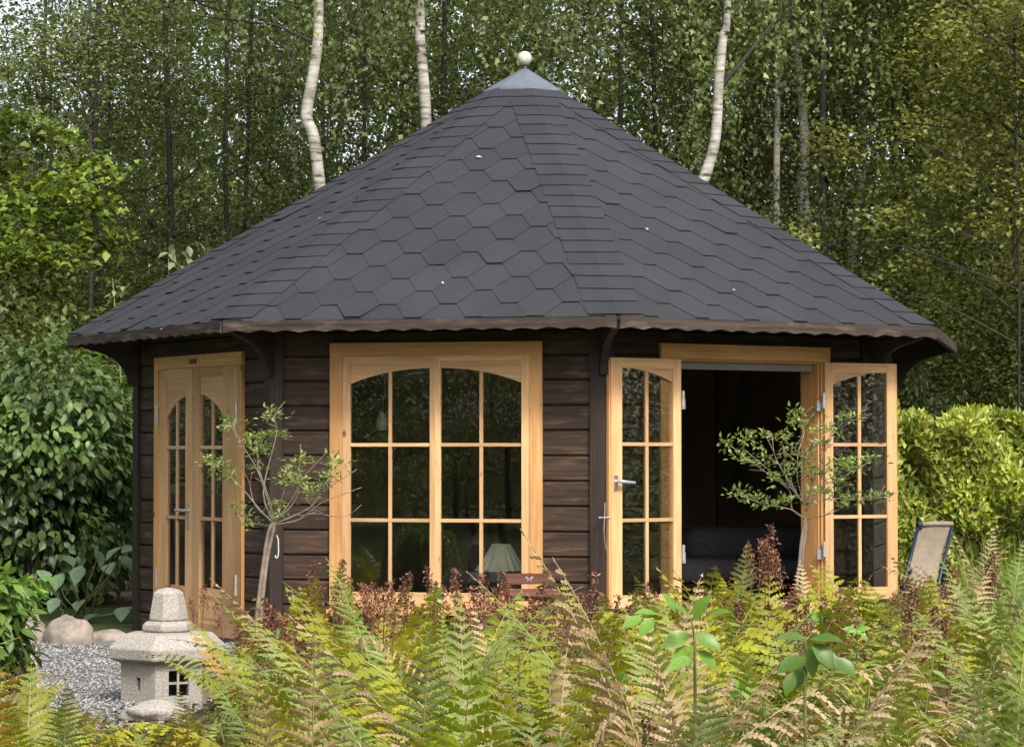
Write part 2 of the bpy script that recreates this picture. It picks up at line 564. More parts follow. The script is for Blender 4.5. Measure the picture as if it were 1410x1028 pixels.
# gravel stones on the visible patch
n = 11000
gx = rng.uniform(-3.0, -1.35, n); gy = rng.uniform(10.2, 14.9, n)
base = np.array([(1, 0, 0), (-1, 0, 0), (0, 1, 0), (0, -1, 0), (0, 0, 1), (0, 0, -1)], float)
fc = np.array([(0, 2, 4), (2, 1, 4), (1, 3, 4), (3, 0, 4), (2, 0, 5), (1, 2, 5), (3, 1, 5), (0, 3, 5)])
sz = rng.uniform(.006, .014, (n, 1, 1)) * rng.uniform(.6, 1.2, (n, 6, 1))
an = rng.uniform(0, 6.28, n); ca, sa = np.cos(an), np.sin(an)
Vv = base[None] * sz * np.array([1, .8, .6])
Vx = Vv[..., 0] * ca[:, None] - Vv[..., 1] * sa[:, None]; Vy = Vv[..., 0] * sa[:, None] + Vv[..., 1] * ca[:, None]
V = np.stack([Vx + gx[:, None], Vy + gy[:, None], Vv[..., 2] + .011], -1).reshape(-1, 3)
Fq = ((np.arange(n) * 6)[:, None, None] + fc[None]).reshape(-1, 3)
GST = leaf_mat('gravel_stone', [(0, (.12, .115, .11)), (.5, (.22, .215, .21)), (1, (.36, .355, .35))], transl=0.0, rough=.8, clump=2, lo=.9)
o = part('gravel', np_mesh('gravel', V, Fq, [GST]), None)
tag(o, 'light grey gravel lying between the rocks and the stone lantern', 'gravel', kind='stuff')

# ------------------------------------------------------------------ pavilion
PHI0, D0, CX = 9.6, 16.55, 0.083
R2 = 2.94
R1 = R2 * .854
AP = R1 * math.cos(R(22.5))
SIDE = 2 * R1 * math.sin(R(22.5))
Z_EAVE = CAMZ + .743
Z_TOP = CAMZ + 2.51
TANH = (Z_TOP - Z_EAVE) / R2
pav = thing('garden_pavilion', 'eight-sided dark brown log pavilion with grey hexagonal shingle roof and pine windows', 'pavilion', (CX, D0, 0))


def pol(r, deg, z):
    return Vector((r * math.sin(R(deg)), -r * math.cos(R(deg)), z))


def wallM(i):
    nd = PHI0 + 22.5 + 45 * i
    out = Vector((math.sin(R(nd)), -math.cos(R(nd)), 0))
    u = Vector((math.cos(R(nd)), math.sin(R(nd)), 0))
    M = Matrix.Identity(4)
    M.col[0][:3] = u; M.col[1][:3] = -out; M.col[2][:3] = (0, 0, 1); M.col[3][:3] = out * AP
    return M


def pxu(i, px, y=0.0):
    """u on wall i hit by the sight line of column px, at inward offset y"""
    M = wallM(i)
    o = M @ Vector((0, y, 0)) + Vector((CX, D0, 0))
    u = Vector(M.col[0][:3])
    k = (px - 705) / F
    # (o.x+u.x*t) = k*(o.y+u.y*t)
    return (k * o.y - o.x) / (u.x - k * u.y)


# floor slab and plinth
b = MB()
fl = [(lambda p: (p.x, p.y))(pol(R1 - .02, PHI0 + 45 * i, 0)) for i in range(8)]
b.face([(x, y, .04) for x, y in fl]); b.face([(x, y, -.05) for x, y in fl][::-1])
for i in range(8):
    a, c = fl[i], fl[(i + 1) % 8]
    b.face([(a[0], a[1], -.05), (c[0], c[1], -.05), (c[0], c[1], .04), (a[0], a[1], .04)])
part('floor', b.mesh('floor', INNER), pav)

ROW = .1415
Z0 = 1.53 - 11 * ROW
ZW = Z_EAVE + .17

# openings on walls: index -> (u0,u1,z0,z1)
OP = {}
OP[-1] = (pxu(-1, 470), pxu(-1, 733), .27, 1.69)
OP[0] = (pxu(0, 928), pxu(0, 1131), .27, 1.66)
OP[-2] = (pxu(-2, 224), pxu(-2, 328), .0, 1.665)
logc = 0


def add_log(M, u0, u1, z, wall, h=ROW):
    L = u1 - u0
    if L < .02: return
    g, ch, th = .004, .011, .042
    zz0, zz1 = z + g / 2, z + h - g / 2
    prof = [(0 + ch, zz0), (0, zz0 + ch), (0, zz1 - ch * .6), (ch * .6, zz1), (th, zz1), (th, zz0)]
    jit = rnd.uniform(-.0025, .0025)
    b = MB(); ox, oy = rnd.uniform(0, 40), rnd.uniform(0, 40)
    k = len(prof)
    segs = 1
    for j in range(k):
        (y0, a0), (y1, a1) = prof[j], prof[(j + 1) % k]
        b.face([(u0, y0 + jit, a0), (u0, y1 + jit, a1), (u1, y1 + jit, a1), (u1, y0 + jit, a0)],
               [(ox, oy + a0 + y0), (ox, oy + a1 + y1), (ox + L, oy + a1 + y1), (ox + L, oy + a0 + y0)])
    b.face([(u0, y + jit, a) for y, a in prof][::-1]); b.face([(u1, y + jit, a) for y, a in prof])
    part('log', b.mesh('log', LOGM), wall, M)


walls = {}
for i in range(-2, 6):
    M = wallM(i)
    b = MB()
    hw = SIDE / 2 - .02
    if i in OP:
        u0, u1, z0, z1 = OP[i]
        b.box(-hw, u0, .044, .062, .0, ZW); b.box(u1, hw, .044, .062, .0, ZW)
        b.box(u0, u1, .044, .062, z1, ZW)
        if z0 > .05: b.box(u0, u1, .044, .062, .0, z0)
    else:
        b.box(-hw, hw, .044, .062, .0, ZW)
    wl = part('wall', b.mesh('wall', INNER), pav, M)
    walls[i] = wl
    z = Z0
    he = SIDE / 2 - .035
    while z < ZW - .02:
        h = min(ROW, ZW - z)
        segs = [(-he, he)]
        if i in OP:
            u0, u1, z0, z1 = OP[i]
            if z + h > z0 + .03 and z < z1 - .03:
                segs = [(-he, u0), (u1, he)]
        for a, c in segs: add_log(M, a, c, z, wl, h)
        z += ROW

# corner posts
for i in range(8):
    ang = PHI0 + 45 * i
    b = MB()
    t, wdt, ext = R(22.5), .075, .022
    # outline in plan, in polar frame of the corner: x tangential, y radial outward
    pts = [(0, R1 + ext / math.cos(t))]
    tx, ty = math.cos(t), -math.sin(t)
    c = (0, R1 + ext / math.cos(t))
    rgt = (c[0] + tx * wdt, c[1] + ty * wdt)
    lft = (c[0] - tx * wdt, c[1] + ty * wdt)
    inn = .07
    rin = (rgt[0] - math.sin(t) * inn, rgt[1] - math.cos(t) * inn)
    lin = (lft[0] + math.sin(t) * inn, lft[1] - math.cos(t) * inn)
    poly = [lft, lin, rin, rgt, c]
    P = []
    for (x, r) in poly:
        P.append((r * math.sin(R(ang)) + x * math.cos(R(ang)), -r * math.cos(R(ang)) + x * math.sin(R(ang))))
    o1 = rnd.uniform(0, 30)
    zt = ZW
    for j in range(5):
        a, c2 = P[j], P[(j + 1) % 5]
        L = math.dist(a, c2)
        b.face([(a[0], a[1], -.02), (c2[0], c2[1], -.02), (c2[0], c2[1], zt), (a[0], a[1], zt)],
               [(o1, o1 + j), (o1, o1 + j + L), (o1 + zt, o1 + j + L), (o1 + zt, o1 + j)])
    b.face([(x, y, zt) for x, y in P])
    part('corner_post', b.mesh('corner_post', POSTM), pav)
    # eave bracket: curved knee brace in the radial plane
    rp = R1 + ext
    re_ = R2 - .07
    zt2 = Z_EAVE - .035
    out = [(rp - .01, zt2 - .27), (rp + .035, zt2 - .27)]
    for k in range(1, 7):
        a = k / 7 * math.pi / 2
        out.append((rp + .035 + (re_ - rp - .05) * (1 - math.cos(a)), zt2 - .27 + .22 * math.sin(a)))
    out += [(re_, zt2 - .03), (re_, zt2 + .0), (rp - .01, zt2 + (re_ - rp) * TANH * .9)]
    b = MB()
    MM = Matrix.Identity(4)
    MM.col[0][:3] = pol(1, ang, 0); MM.col[1][:3] = pol(1, ang + 90, 0); MM.col[2][:3] = (0, 0, 1)
    b.prism(out, -.022, .022, MM)
    part('eave_bracket', b.mesh('eave_bracket', POSTM), pav)
    # wall plate strut beside post
    for sgn in (-1, 1):
        b = MB()
        b.box(rp + .0, R2 - .20, -.018, .018, -.03, .03)
        Mx = Matrix.Translation(pol(1, ang + 90, 0) * .13 * sgn) @ MM
        Mx = Mx.copy()
        Mz = Matrix.Translation((0, 0, Z_EAVE + .015)) @ Mx @ Matrix.Translation((0, 0, 0))
        part('rafter_tail', b.mesh('rafter_tail', POSTM), pav, Mz)

# roof deck with soffit
b = MB()
RT = .012
for i in range(8):
    a0, a1 = PHI0 + 45 * i, PHI0 + 45 * (i + 1)
    p0, p1, ap = pol(R2, a0, Z_EAVE), pol(R2, a1, Z_EAVE), Vector((0, 0, Z_TOP))
    b.face([p0, p1, ap], mi=0)
    dz = Vector((0, 0, .022))
    b.face([p1 - dz, p0 - dz, ap - dz], [(0, p.length * .3) for p in (p1, p0, ap)], mi=1)
    b.face([p0 - dz, p1 - dz, p1, p0], mi=0)
roof = part('roof', b.mesh('roof', [DECK, SOFF]), pav)

# fascia boards with scalloped lower edge
AP2 = R2 * math.cos(R(22.5)); S2 = 2 * R2 * math.sin(R(22.5))
for i in range(8):
    nd = PHI0 + 22.5 + 45 * i
    M = wallM(i).copy()
    M.col[3][:3] = pol(AP2, nd, 0)
    hw = S2 / 2 - .006
    zt, zb, am, pit = Z_EAVE - .004, Z_EAVE - .058, .013, .142
    ns = int(2 * hw / pit); pit = 2 * hw / ns
    poly = [(-hw, zt), (hw, zt)]
    K = ns * 8
    for k in range(K + 1):
        x = hw - 2 * hw * k / K
        ph = (x + hw) / pit
        poly.append((x, zb - am * (1 - abs(math.sin(math.pi * ph))) ** .8 - .002 * math.sin(ph * 2.3 + i)))
    b = MB()
    # split in quads strips to keep the outline clean
    o1, o2 = rnd.uniform(0, 30), rnd.uniform(0, 30)
    low = poly[2:]
    y0, y1 = -.014, .010
    for k in range(K):
        (xa, za), (xb, zb_) = low[k], low[k + 1]
        b.face([(xa, y0, za), (xa, y0, zt), (xb, y0, zt), (xb, y0, zb_)], [(xa + o1, za + o2), (xa + o1, zt + o2), (xb + o1, zt + o2), (xb + o1, zb_ + o2)])
        b.face([(xb, y1, zb_), (xb, y1, zt), (xa, y1, zt), (xa, y1, za)], [(xb + o1, zb_ + o2), (xb + o1, zt + o2), (xa + o1, zt + o2), (xa + o1, za + o2)])
        b.face([(xa, y1, za), (xa, y0, za), (xb, y0, zb_), (xb, y1, zb_)], [(xa + o1, o2), (xa + o1, o2 + .02), (xb + o1, o2 + .02), (xb + o1, o2)])
    b.face([(-hw, y1, zt), (hw, y1, zt), (hw, y0, zt), (-hw, y0, zt)])
    b.face([low[-1][:1] + (y0,) + low[-1][1:], (-hw, y0, zt), (-hw, y1, zt), (-hw, y1, low[-1][1])])
    b.face([(hw, y0, low[0][1]), (hw, y1, low[0][1]), (hw, y1, zt), (hw, y0, zt)])
    fo = part('fascia', b.mesh('fascia', FASC), pav, M)

# shingles -------------------------------------------------------------
EXP, TAB = .149, .345
FA, FB = TAB * .27, TAB * .23
slope = math.atan((Z_TOP - Z_EAVE) / AP2)
SL = AP2 / math.cos(slope)


def clip(poly, n, d):
    out = []
    for k in range(len(poly)):
        a, c = poly[k], poly[(k + 1) % len(poly)]
        da, dc = a[0] * n[0] + a[1] * n[1] - d, c[0] * n[0] + c[1] * n[1] - d
        if da <= 0: out.append(a)
        if (da < 0 < dc) or (dc < 0 < da):
            t = da / (da - dc)
            out.append((a[0] + (c[0] - a[0]) * t, a[1] + (c[1] - a[1]) * t))
    return out


def tab_poly(cx, t0):
    return [(cx - FA / 2, t0), (cx + FA / 2, t0), (cx + FA / 2 + FB, t0 + EXP), (cx + TAB / 2 - .002, t0 + EXP + .001),
            (cx + TAB / 2 - .002, t0 + 2 * EXP), (cx - TAB / 2 + .002, t0 + 2 * EXP), (cx - TAB / 2 + .002, t0 + EXP + .001), (cx - FA / 2 - FB, t0 + EXP)]


shl = []
for i in range(8):
    nd = PHI0 + 22.5 + 45 * i
    M = Matrix.Identity(4)
    u = Vector((math.cos(R(nd)), math.sin(R(nd)), 0))
    outv = Vector((math.sin(R(nd)), -math.cos(R(nd)), 0))
    up = (-outv * math.cos(slope) + Vector((0, 0, math.sin(slope))))
    nn = u.cross(up)
    if nn.z < 0: nn = -nn
    M.col[0][:3] = u; M.col[1][:3] = up; M.col[2][:3] = nn
    M.col[3][:3] = outv * AP2 + Vector((0, 0, Z_EAVE))
    half = S2 / 2
    # edge half planes: point (s,t): |s| <= half*(1 - t/SL)
    ln = math.hypot(1, half / SL)
    n1, n2, dd = (1 / ln, half / SL / ln), (-1 / ln, half / SL / ln), (half - .012) / ln
    rows = int(SL / EXP)
    ph = rnd.uniform(0, TAB)
    for r in range(-1, rows):
        t0 = r * EXP - .0
        jn = int(half / TAB) + 2
        for j in range(-jn, jn + 1):
            cx = j * TAB + (TAB / 2 if r % 2 else 0) + ph
            pl = tab_poly(cx, t0)
            pl = clip(pl, n1, dd); pl = clip(pl, n2, dd); pl = clip(pl, (0, -1), .012)
            if len(pl) < 3: continue
            ar = abs(sum(pl[k][0] * pl[(k + 1) % len(pl)][1] - pl[(k + 1) % len(pl)][0] * pl[k][1] for k in range(len(pl)))) / 2
            if ar < .002: continue
            wp = M @ Vector((cx, t0, 0)) + Vector((CX, D0, -CAMZ))
            facing = nn.dot(-wp)
            shl.append((0 if facing > 0 else 1, wp.length, M, pl, cx, t0))
shl.sort(key=lambda q: (q[0], q[1]))
rest = MB()
for idx, (fc_, d_, M, pl, cx, t0) in enumerate(shl):
    tgt = MB() if idx < 290 else rest
    lift = rnd.uniform(.006, .0085) + (rnd.uniform(.003, .008) if rnd.random() < .06 else 0)
    jx, jt = rnd.uniform(-.003, .003), rnd.uniform(-.003, .003)
    T = (lambda p: p) if idx < 290 else (lambda p: M @ Vector(p))
    top = [(p[0] + jx, p[1] + jt, max(.0012, lift * (1 - (p[1] - t0) / (2 * EXP)) + .001)) for p in pl]
    bot = [(p[0], p[1], p[2] - .0045) for p in top]
    area = sum(top[k][0] * top[(k + 1) % len(top)][1] - top[(k + 1) % len(top)][0] * top[k][1] for k in range(len(top)))
    if area < 0: top, bot = top[::-1], bot[::-1]
    tgt.face([T(p) for p in top])
    for k in range(len(top)):
        k2 = (k + 1) % len(top)
        tgt.face([T(bot[k]), T(bot[k2]), T(top[k2]), T(top[k])])
    if idx < 290:
        part('shingle', tgt.mesh('shingle', SHING), roof, M)
part('shingle_field', rest.mesh('shingle_field', SHING), roof, kind='stuff')
# hip shingles bent over the eight hips
CAPR = .30
for i in range(8):
    ang = PHI0 + 45 * i
    e = pol(R2, ang, Z_EAVE); ap = Vector((0, 0, Z_TOP))
    hd = (ap - e); HL = hd.length; hd = hd / HL
    sides = []
    for k in (0, -1):
        nd = PHI0 + 22.5 + 45 * (i + k)
        outv = pol(1, nd, 0)
        up = (-outv * math.cos(slope) + Vector((0, 0, math.sin(slope))))
        u = Vector((math.cos(R(nd)), math.sin(R(nd)), 0))
        nn = u.cross(up); nn = nn if nn.z > 0 else -nn
        # in-plane direction perpendicular to the hip
        q = nn.cross(hd)
        if q.dot(u) * (1 if k == 0 else -1) < 0: q = -q
        sides.append((q.normalized(), nn))
    n_h = int(HL / EXP) - 2
    wid = .158
    for r in range(n_h):
        t0 = r * EXP * 1.0 - .01 + rnd.uniform(-.004, .004); t1 = t0 + EXP * 1.75
        b = MB()
        skew = rnd.uniform(-.004, .004)
        for (q, nn), sg in zip(sides, (1, -1)):
            w_ = min(wid, (HL - t0) * .33)
            l0, l1 = .014, .006
            r0, r1 = .012, .004
            sl0 = .012 + skew * sg   # lower edge slopes with the eave
            A = e + hd * t0 + Vector((0, 0, 1)) * (l0 + .004)
            B = e + hd * (t0 + w_ * .42 + sl0) + q * w_ + nn * r0
            C_ = e + hd * (t1 + w_ * .42) + q * w_ * .97 + nn * r1
            D_ = e + hd * t1 + Vector((0, 0, 1)) * l1
            if t1 > HL - .1: continue
            dn = -nn * .003
            fs = [[A, B, C_, D_], [A + dn, B + dn, B, A], [B + dn, C_ + dn, C_, B]]
            for f_ in fs:
                if sg < 0: f_ = f_[::-1]
                b.face(f_)
        if b.f: part('hip_shingle', b.mesh('hip_shingle', SHING), roof)
# zinc cap and ball
b = MB()
rc = .275
zc = lambda r: Z_TOP - r * TANH + .024
prof = [(rc, zc(rc)), (rc * .5, zc(rc * .5)), (.008, zc(.008))]
b.lathe(prof, 8, z_rot=R(PHI0 - 90))
b2 = [(rc, zc(rc) - .02), (rc, zc(rc))]
b.lathe(b2, 8, z_rot=R(PHI0 - 90))
cap = part('roof_cap', b.mesh('roof_cap', CAPM), roof)
b = MB(); b.lathe([(.026, Z_TOP + .005), (.024, Z_TOP + .022), (.016, Z_TOP + .03), (.016, Z_TOP + .045)], 16)
fin = part('finial_neck', b.mesh('finial_neck', BLACK, True), pav)
b = MB()
pr = [(.048 * math.sin(a), Z_TOP + .080 - .048 * math.cos(a)) for a in np.linspace(.02, math.pi - .02, 16)]
b.lathe(pr, 24)
part('finial_ball', b.mesh('finial_ball', BALLM, True), fin)


# ------------------------------------------------------------------ windows
def arch_z(x, wtot, zs, zp):
    """arch over the full window width wtot, x from the left end"""
    c = (x - wtot / 2) / (wtot / 2)
    return zs + (zp - zs) * max(0, 1 - abs(c) ** 2.1) ** (.6 if wtot < .62 else .88)


def sash(name, M, w, z0, z1, ls, rs, bot, top, zs, zp, arch_x0, arch_w, zbars, parent, mat, vbars=1, thick=.036, handle=None, low_panel=None, label=None):
    """framed sash in local coordinates: x 0..w, y 0 (outer) .. thick, z absolute"""
    b = MB()
    b.box(0, ls, 0, thick, z0, z1, grain=2); b.box(w - rs, w, 0, thick, z0, z1, grain=2)
    b.box(ls, w - rs, .0015, thick - .0015, z0, z0 + bot, grain=0); b.box(ls, w - rs, .0015, thick - .0015, z1 - top, z1, grain=0)
    s = part(name, b.mesh(name, mat), parent, M, label=label)
    # arch board
    gx0, gx1 = ls, w - rs
    pts = [(gx1, z1 - top), (gx0, z1 - top)]
    K = 10
    for k in range(K + 1):
        x = gx0 + (gx1 - gx0) * k / K
        pts.append((x, arch_z(arch_x0 + x, arch_w, zs, zp)))
    b = MB(); b.prism(pts, .007, thick - .008)
    part('arch_board', b.mesh('arch_board', mat), s, M)
    gb = z0 + bot
    if low_panel:
        b = MB(); b.box(gx0, gx1, .008, thick - .01, gb, low_panel, grain=2)
        b.box(gx0 + .02, gx1 - .02, .003, .0079, gb + .03, low_panel - .045, grain=2)
        part('lower_panel', b.mesh('lower_panel', mat), s, M)
        b = MB(); b.box(gx0, gx1, .0015, thick - .0015, low_panel - .001, low_panel + .05, grain=0)
        part('rail', b.mesh('rail', mat), s, M)
        gb = low_panel + .05
    mw = .0195
    xs = [gx0 + (gx1 - gx0) * (k + 1) / (vbars + 1) for k in range(vbars)]
    for x in xs:
        b = MB(); b.box(x - mw / 2, x + mw / 2, .008, thick - .010, gb, arch_z(arch_x0 + x, arch_w, zs, zp) + .01, grain=2)
        part('glazing_bar', b.mesh('glazing_bar', mat), s, M)
    for z in zbars:
        b = MB(); b.box(gx0, gx1, .0065, thick - .0085, z - mw / 2, z + mw / 2, grain=0)
        part('glazing_bar', b.mesh('glazing_bar', mat), s, M)
    # panes
    ex = [gx0] + xs + [gx1]
    ez = [gb] + sorted(zbars) + [None]
    for a in range(len(ex) - 1):
        for c in range(len(ez) - 1):
            x0, x1 = ex[a] + .004, ex[a + 1] - .004
            za = ez[c] + .004
            b = MB()
            tl = R(rnd.uniform(-.35, .35))
            Mt = Matrix.Translation(((x0 + x1) / 2, .0185, 0)) @ Matrix.Rotation(tl, 4, 'Z') @ Matrix.Translation((-(x0 + x1) / 2, -.0185, 0))
            if ez[c + 1] is None:
                tp = [(x0 + (x1 - x0) * k / 6, arch_z(arch_x0 + x0 + (x1 - x0) * k / 6, arch_w, zs, zp) + .006) for k in range(7)]
            else:
                tp = [(x0, ez[c + 1] - .004), (x1, ez[c + 1] - .004)]
            b.prism([(x1, za), (x0, za)] + tp, .0175, .0205, Mt)
            part('pane', b.mesh('pane', GLASS), s, M)
    return s


def casing(name, i, u0, u1, z0, z1, cw, ct, proud=.022, depth=.12, mat=PINE, sill=True, cb=.0, cbot=.0):
    M = wallM(i)
    b = MB()
    b.box(u0, u0 + cw, -proud, -.001, z0, z1 - ct, grain=2)
    fr = part(name, b.mesh(name, mat), pav, M)
    for nm, bx, g in (('casing_board', (u1 - cw, u1, -proud, -.001, z0, z1 - ct), 2),
                      ('casing_board', (u0, u1, -proud - .002, -.001, z1 - ct, z1), 0),
                      ('jamb', (u0 + cw - .012, u0 + cw + .006, -.0012, depth, z0, z1 - ct - .001), 2),
                      ('jamb', (u1 - cw - .006, u1 - cw + .012, -.0012, depth, z0, z1 - ct - .001), 2),
                      ('jamb', (u0 + cw + .006, u1 - cw - .006, -.0012, depth, z1 - ct - .012, z1 - ct + .01), 0)):
        b = MB(); b.box(*bx, grain=g)
        part(nm, b.mesh(nm, mat), fr, M)
    if sill:
        b = MB(); b.box(u0 - .01, u1 + .01, -proud - .03, depth, z0 - .03, z0 - .001, grain=0)
        part('sill', b.mesh('sill', mat), fr, M)
    return fr


def T(x, y, z): return Matrix.Translation((x, y, z))


# centre window
i = -1
u0, u1 = pxu(i, 455.5), pxu(i, 747.5)
casing('window_frame', i, u0, u1, .245, 1.747, .073, .075)
ua, ub = u0 + .073, u1 - .073
Wd = ub - ua
M = wallM(i) @ T(ua + .001, -.016, 0)
sw = Wd / 2 - .001
zb = [.743, 1.169]
sash('window_sash', M, sw, .247, 1.671, .045, .031, .09, .03, 1.492, 1.603, 0, Wd, zb, pav, PINE_OUT)
M = wallM(i) @ T(ua + Wd / 2, -.016, 0)
sash('window_sash', M, sw, .247, 1.671, .031, .045, .09, .03, 1.492, 1.603, Wd / 2, Wd, zb, pav, PINE_OUT)

# right opening with two sashes folded back
i = 0
u0, u1 = pxu(i, 907), pxu(i, 1140)
fr0 = casing('window_frame', i, u0, u1, .245, 1.742, .070, .085, depth=.16)
ua, ub = u0 + .07, u1 - .07
Wd = ub - ua
hl = Vector((pxu(i, 938, -.05), -.05, 0)); hr = Vector((pxu(i, 1136, -.05), -.05, 0))
sw = .485
# local x runs 0 (free edge) .. w (hinge)
M = wallM(i) @ T(hl.x, hl.y, 0) @ Matrix.Rotation(R(1), 4, 'Z') @ T(-sw, 0, 0)
sl_ = sash('window_sash', M, sw, .262, 1.652, .075, .055, .07, .055, 1.492, 1.603, sw, sw * 2, [.748, 1.172], pav, PINE_OUT, label='open left sash with white lever handle, folded back against the logs')
SL_M = M
b = MB(); b.box(-.012, .0, .006, .03, .264, 1.648, grain=2)
part('rebate_strip', b.mesh('rebate_strip', PINE), sl_, M)
b = MB(); b.box(.018, .042, -.006, .0, .915, 1.0)
b.tube([(.03, -.006, .965), (.03, -.034, .965)], .008, 8)
b.tube([(.03, -.036, .965), (.06, -.040, .963), (.135, -.036, .957)], [.011, .011, .009], 8)
part('handle', b.mesh('handle', STEEL), sl_, M)
M = wallM(i) @ T(hr.x, hr.y, 0) @ Matrix.Rotation(R(-10), 4, 'Z')
sw = .478
sr_ = sash('window_sash', M, sw, .262, 1.652, .055, .06, .07, .055, 1.492, 1.603, 0, sw * 2, [.748, 1.172], pav, PINE_OUT, label='open right sash folded back past the corner post')
b = MB(); b.box(sw, sw + .012, .006, .03, .264, 1.648, grain=2)
part('rebate_strip', b.mesh('rebate_strip', PINE), sr_, M)
for hx, sg in ((hl.x + .012, 1), (hr.x - .012, -1)):
    for hz in (1.43, .56):
        b = MB()
        b.tube([(hx, -.052, hz - .045), (hx, -.052, hz + .045)], .009, 8)
        b.box(hx, hx + .032 * sg, -.03, -.023, hz - .06, hz - .0) if sg > 0 else b.box(hx - .032, hx, -.03, -.023, hz - .06, hz)
        part('hinge', b.mesh('hinge', ZINC), fr0, wallM(0))
# roller blind at the head of the opening
b = MB(); b.box(ua + .02, ub - .02, .03, .036, 1.60, 1.655, grain=0)
b.tube([(ua + .02, .05, 1.632), (ub - .02, .05, 1.632)], .022, 10)
part('roller_blind', b.mesh('roller_blind', BLIND), pav, wallM(0))
# stay hook with white cord on the left sash
b = MB()
b.tube([(-.075, .01, .767), (.005, .004, .765)], .004, 6)
b.tube([(-.077, .006, .767), (-.08, -.002, .767)], .007, 6)
b.tube([(-.045, -.004, .85), (-.048, -.006, .79), (-.055, -.008, .70), (-.05, -.008, .63), (-.03, -.006, .565)], .0025, 5)
part('stay_hook', b.mesh('stay_hook', STEEL), sl_, SL_M)

# door wall
i = -2
u0, u1 = pxu(i, 216.5), pxu(i, 337.5)
fr2 = casing('door_frame', i, u0, u1, .03, 1.717, .062, .075, sill=False)
ua, ub = u0 + .062, u1 - .062
ul, uc, ur = ua, pxu(i, 267.5), ub
zbd = [.728, 1.157]
gl0, gl1, gr0, gr1 = pxu(i, 231), pxu(i, 258.5), pxu(i, 277.5), pxu(i, 309.5)
kw = dict(low_panel=.262)
Wf = gr1 - gl0
M = wallM(i) @ T(ul, -.014, 0)
d1 = sash('door_leaf', M, uc - ul - .0015, .032, 1.64, gl0 - ul, uc - gl1, .07, .06, 1.335, 1.485, -(gl0 - ul), Wf, zbd, pav, PINE_OUT, thick=.04, **kw)
D1M = M
M = wallM(i) @ T(uc + .0015, -.014, 0)
d2 = sash('door_leaf', M, ur - uc - .0015, .032, 1.64, gr0 - uc, ur - gr1, .07, .06, 1.335, 1.485, uc - gl0, Wf, zbd, pav, PINE_OUT, thick=.04, **kw)
b = MB(); xh = uc - ul - .04
b.box(xh - .013, xh + .013, -.005, 0, .66, .82)
b.tube([(xh, -.005, .775), (xh, -.04, .775)], .008, 8); b.tube([(xh + .0, -.042, .775), (xh - .10, -.044, .775)], .009, 8)
part('handle', b.mesh('handle', STEEL), d1, D1M)
for hx, hz in ((u0 + .06, 1.36), (u0 + .06, .35), (u1 - .06, 1.36), (u1 - .06, .35)):
    b = MB(); b.tube([(hx, -.028, hz - .06), (hx, -.028, hz + .06)], .008, 8)
    part('hinge', b.mesh('hinge', ZINC), fr2, wallM(-2))
b = MB(); um = (pxu(i, 266) + pxu(i, 276)) / 2
b.box(um - .045, um + .045, -.032, -.0245, 1.664, 1.693)
part('name_plate', b.mesh('name_plate', simple('dark_plate', (.10, .06, .035), .5)), fr2, wallM(-2))
# ------------------------------------------------------------------ things inside the pavilion
FABD = simple('slate_fabric', (.11, .11, .12), .9, noise=.2, nscale=40, bumpd=.004)
WHITE = simple('white_lacquer', (.62, .61, .57), .5)
SHADEM = simple('lamp_cloth', (.78, .78, .64), .8, noise=.08, nscale=60)
REDW = wood_mat('red_brown_wood', (.10, .040, .030), (.15, .062, .045), (.20, .09, .068), rough=.45)
DKW = wood_mat('dark_furniture', (.03, .018, .012), (.05, .03, .02), (.07, .045, .03), rough=.5)


def rbox(b, x0, x1, y0, y1, z0, z1, r, M=None):
    """box with rounded edges along all sides (cushion)"""
    nx = 6
    cx, cy, cz = (x0 + x1) / 2, (y0 + y1) / 2, (z0 + z1) / 2
    hx, hy, hz = (x1 - x0) / 2 - r, (y1 - y0) / 2 - r, (z1 - z0) / 2 - r
    base = len(b.v)
    rows, cols = 9, 16
    for i in range(rows):
        th = math.pi * i / (rows - 1)
        for j in range(cols):
            ph = 2 * math.pi * (j + .5) / cols
            d = (math.sin(th) * math.cos(ph), math.sin(th) * math.sin(ph), -math.cos(th))
            sg = lambda v: 1 if v > 1e-6 else (-1 if v < -1e-6 else 0)
            szz = -1 if i < rows / 2 - .6 else (1 if i > rows / 2 - .4 else 0)
            p = Vector((cx + sg(d[0]) * hx + d[0] * r, cy + sg(d[1]) * hy + d[1] * r, cz + szz * hz + d[2] * r))
            b.v.append(tuple(M @ p if M else p))
    for i in range(rows - 1):
        for j in range(cols):
            j2 = (j + 1) % cols
            b.f.append((base + i * cols + j, base + i * cols + j2, base + (i + 1) * cols + j2, base + (i + 1) * cols + j))
            b.uv += [(0, 0), (1, 0), (1, 1), (0, 1)]
            b.mi.append(0)
    for i in (0, rows - 1):
        b.f.append(tuple(base + i * cols + j for j in range(cols))); b.uv += [(0, 0)] * cols; b.mi.append(0)


# daybed behind the right opening
p = at(1010, 720, 16.6)
t = thing('daybed', 'slate-grey daybed with one long cushion seen through the open window', 'daybed', (p.x, 16.75, .04), R(18))
b = MB(); b.box(-.75, .75, -.35, .35, .18, .24)
part('base', b.mesh('base', DKW), t)
for sx in (-.7, .7):
    for sy in (-.3, .3):
        b = MB(); b.box(sx - .03, sx + .03, sy - .03, sy + .03, 0, .18); part('leg', b.mesh('leg', DKW), t)
b = MB(); rbox(b, -.74, .74, -.34, .34, .24, .40, .07); part('mattress', b.mesh('mattress', FABD, True), t)
b = MB(); rbox(b, -.30, .73, -.02, .32, .36, .60, .115); part('cushion', b.mesh('cushion', FABD, True), t)

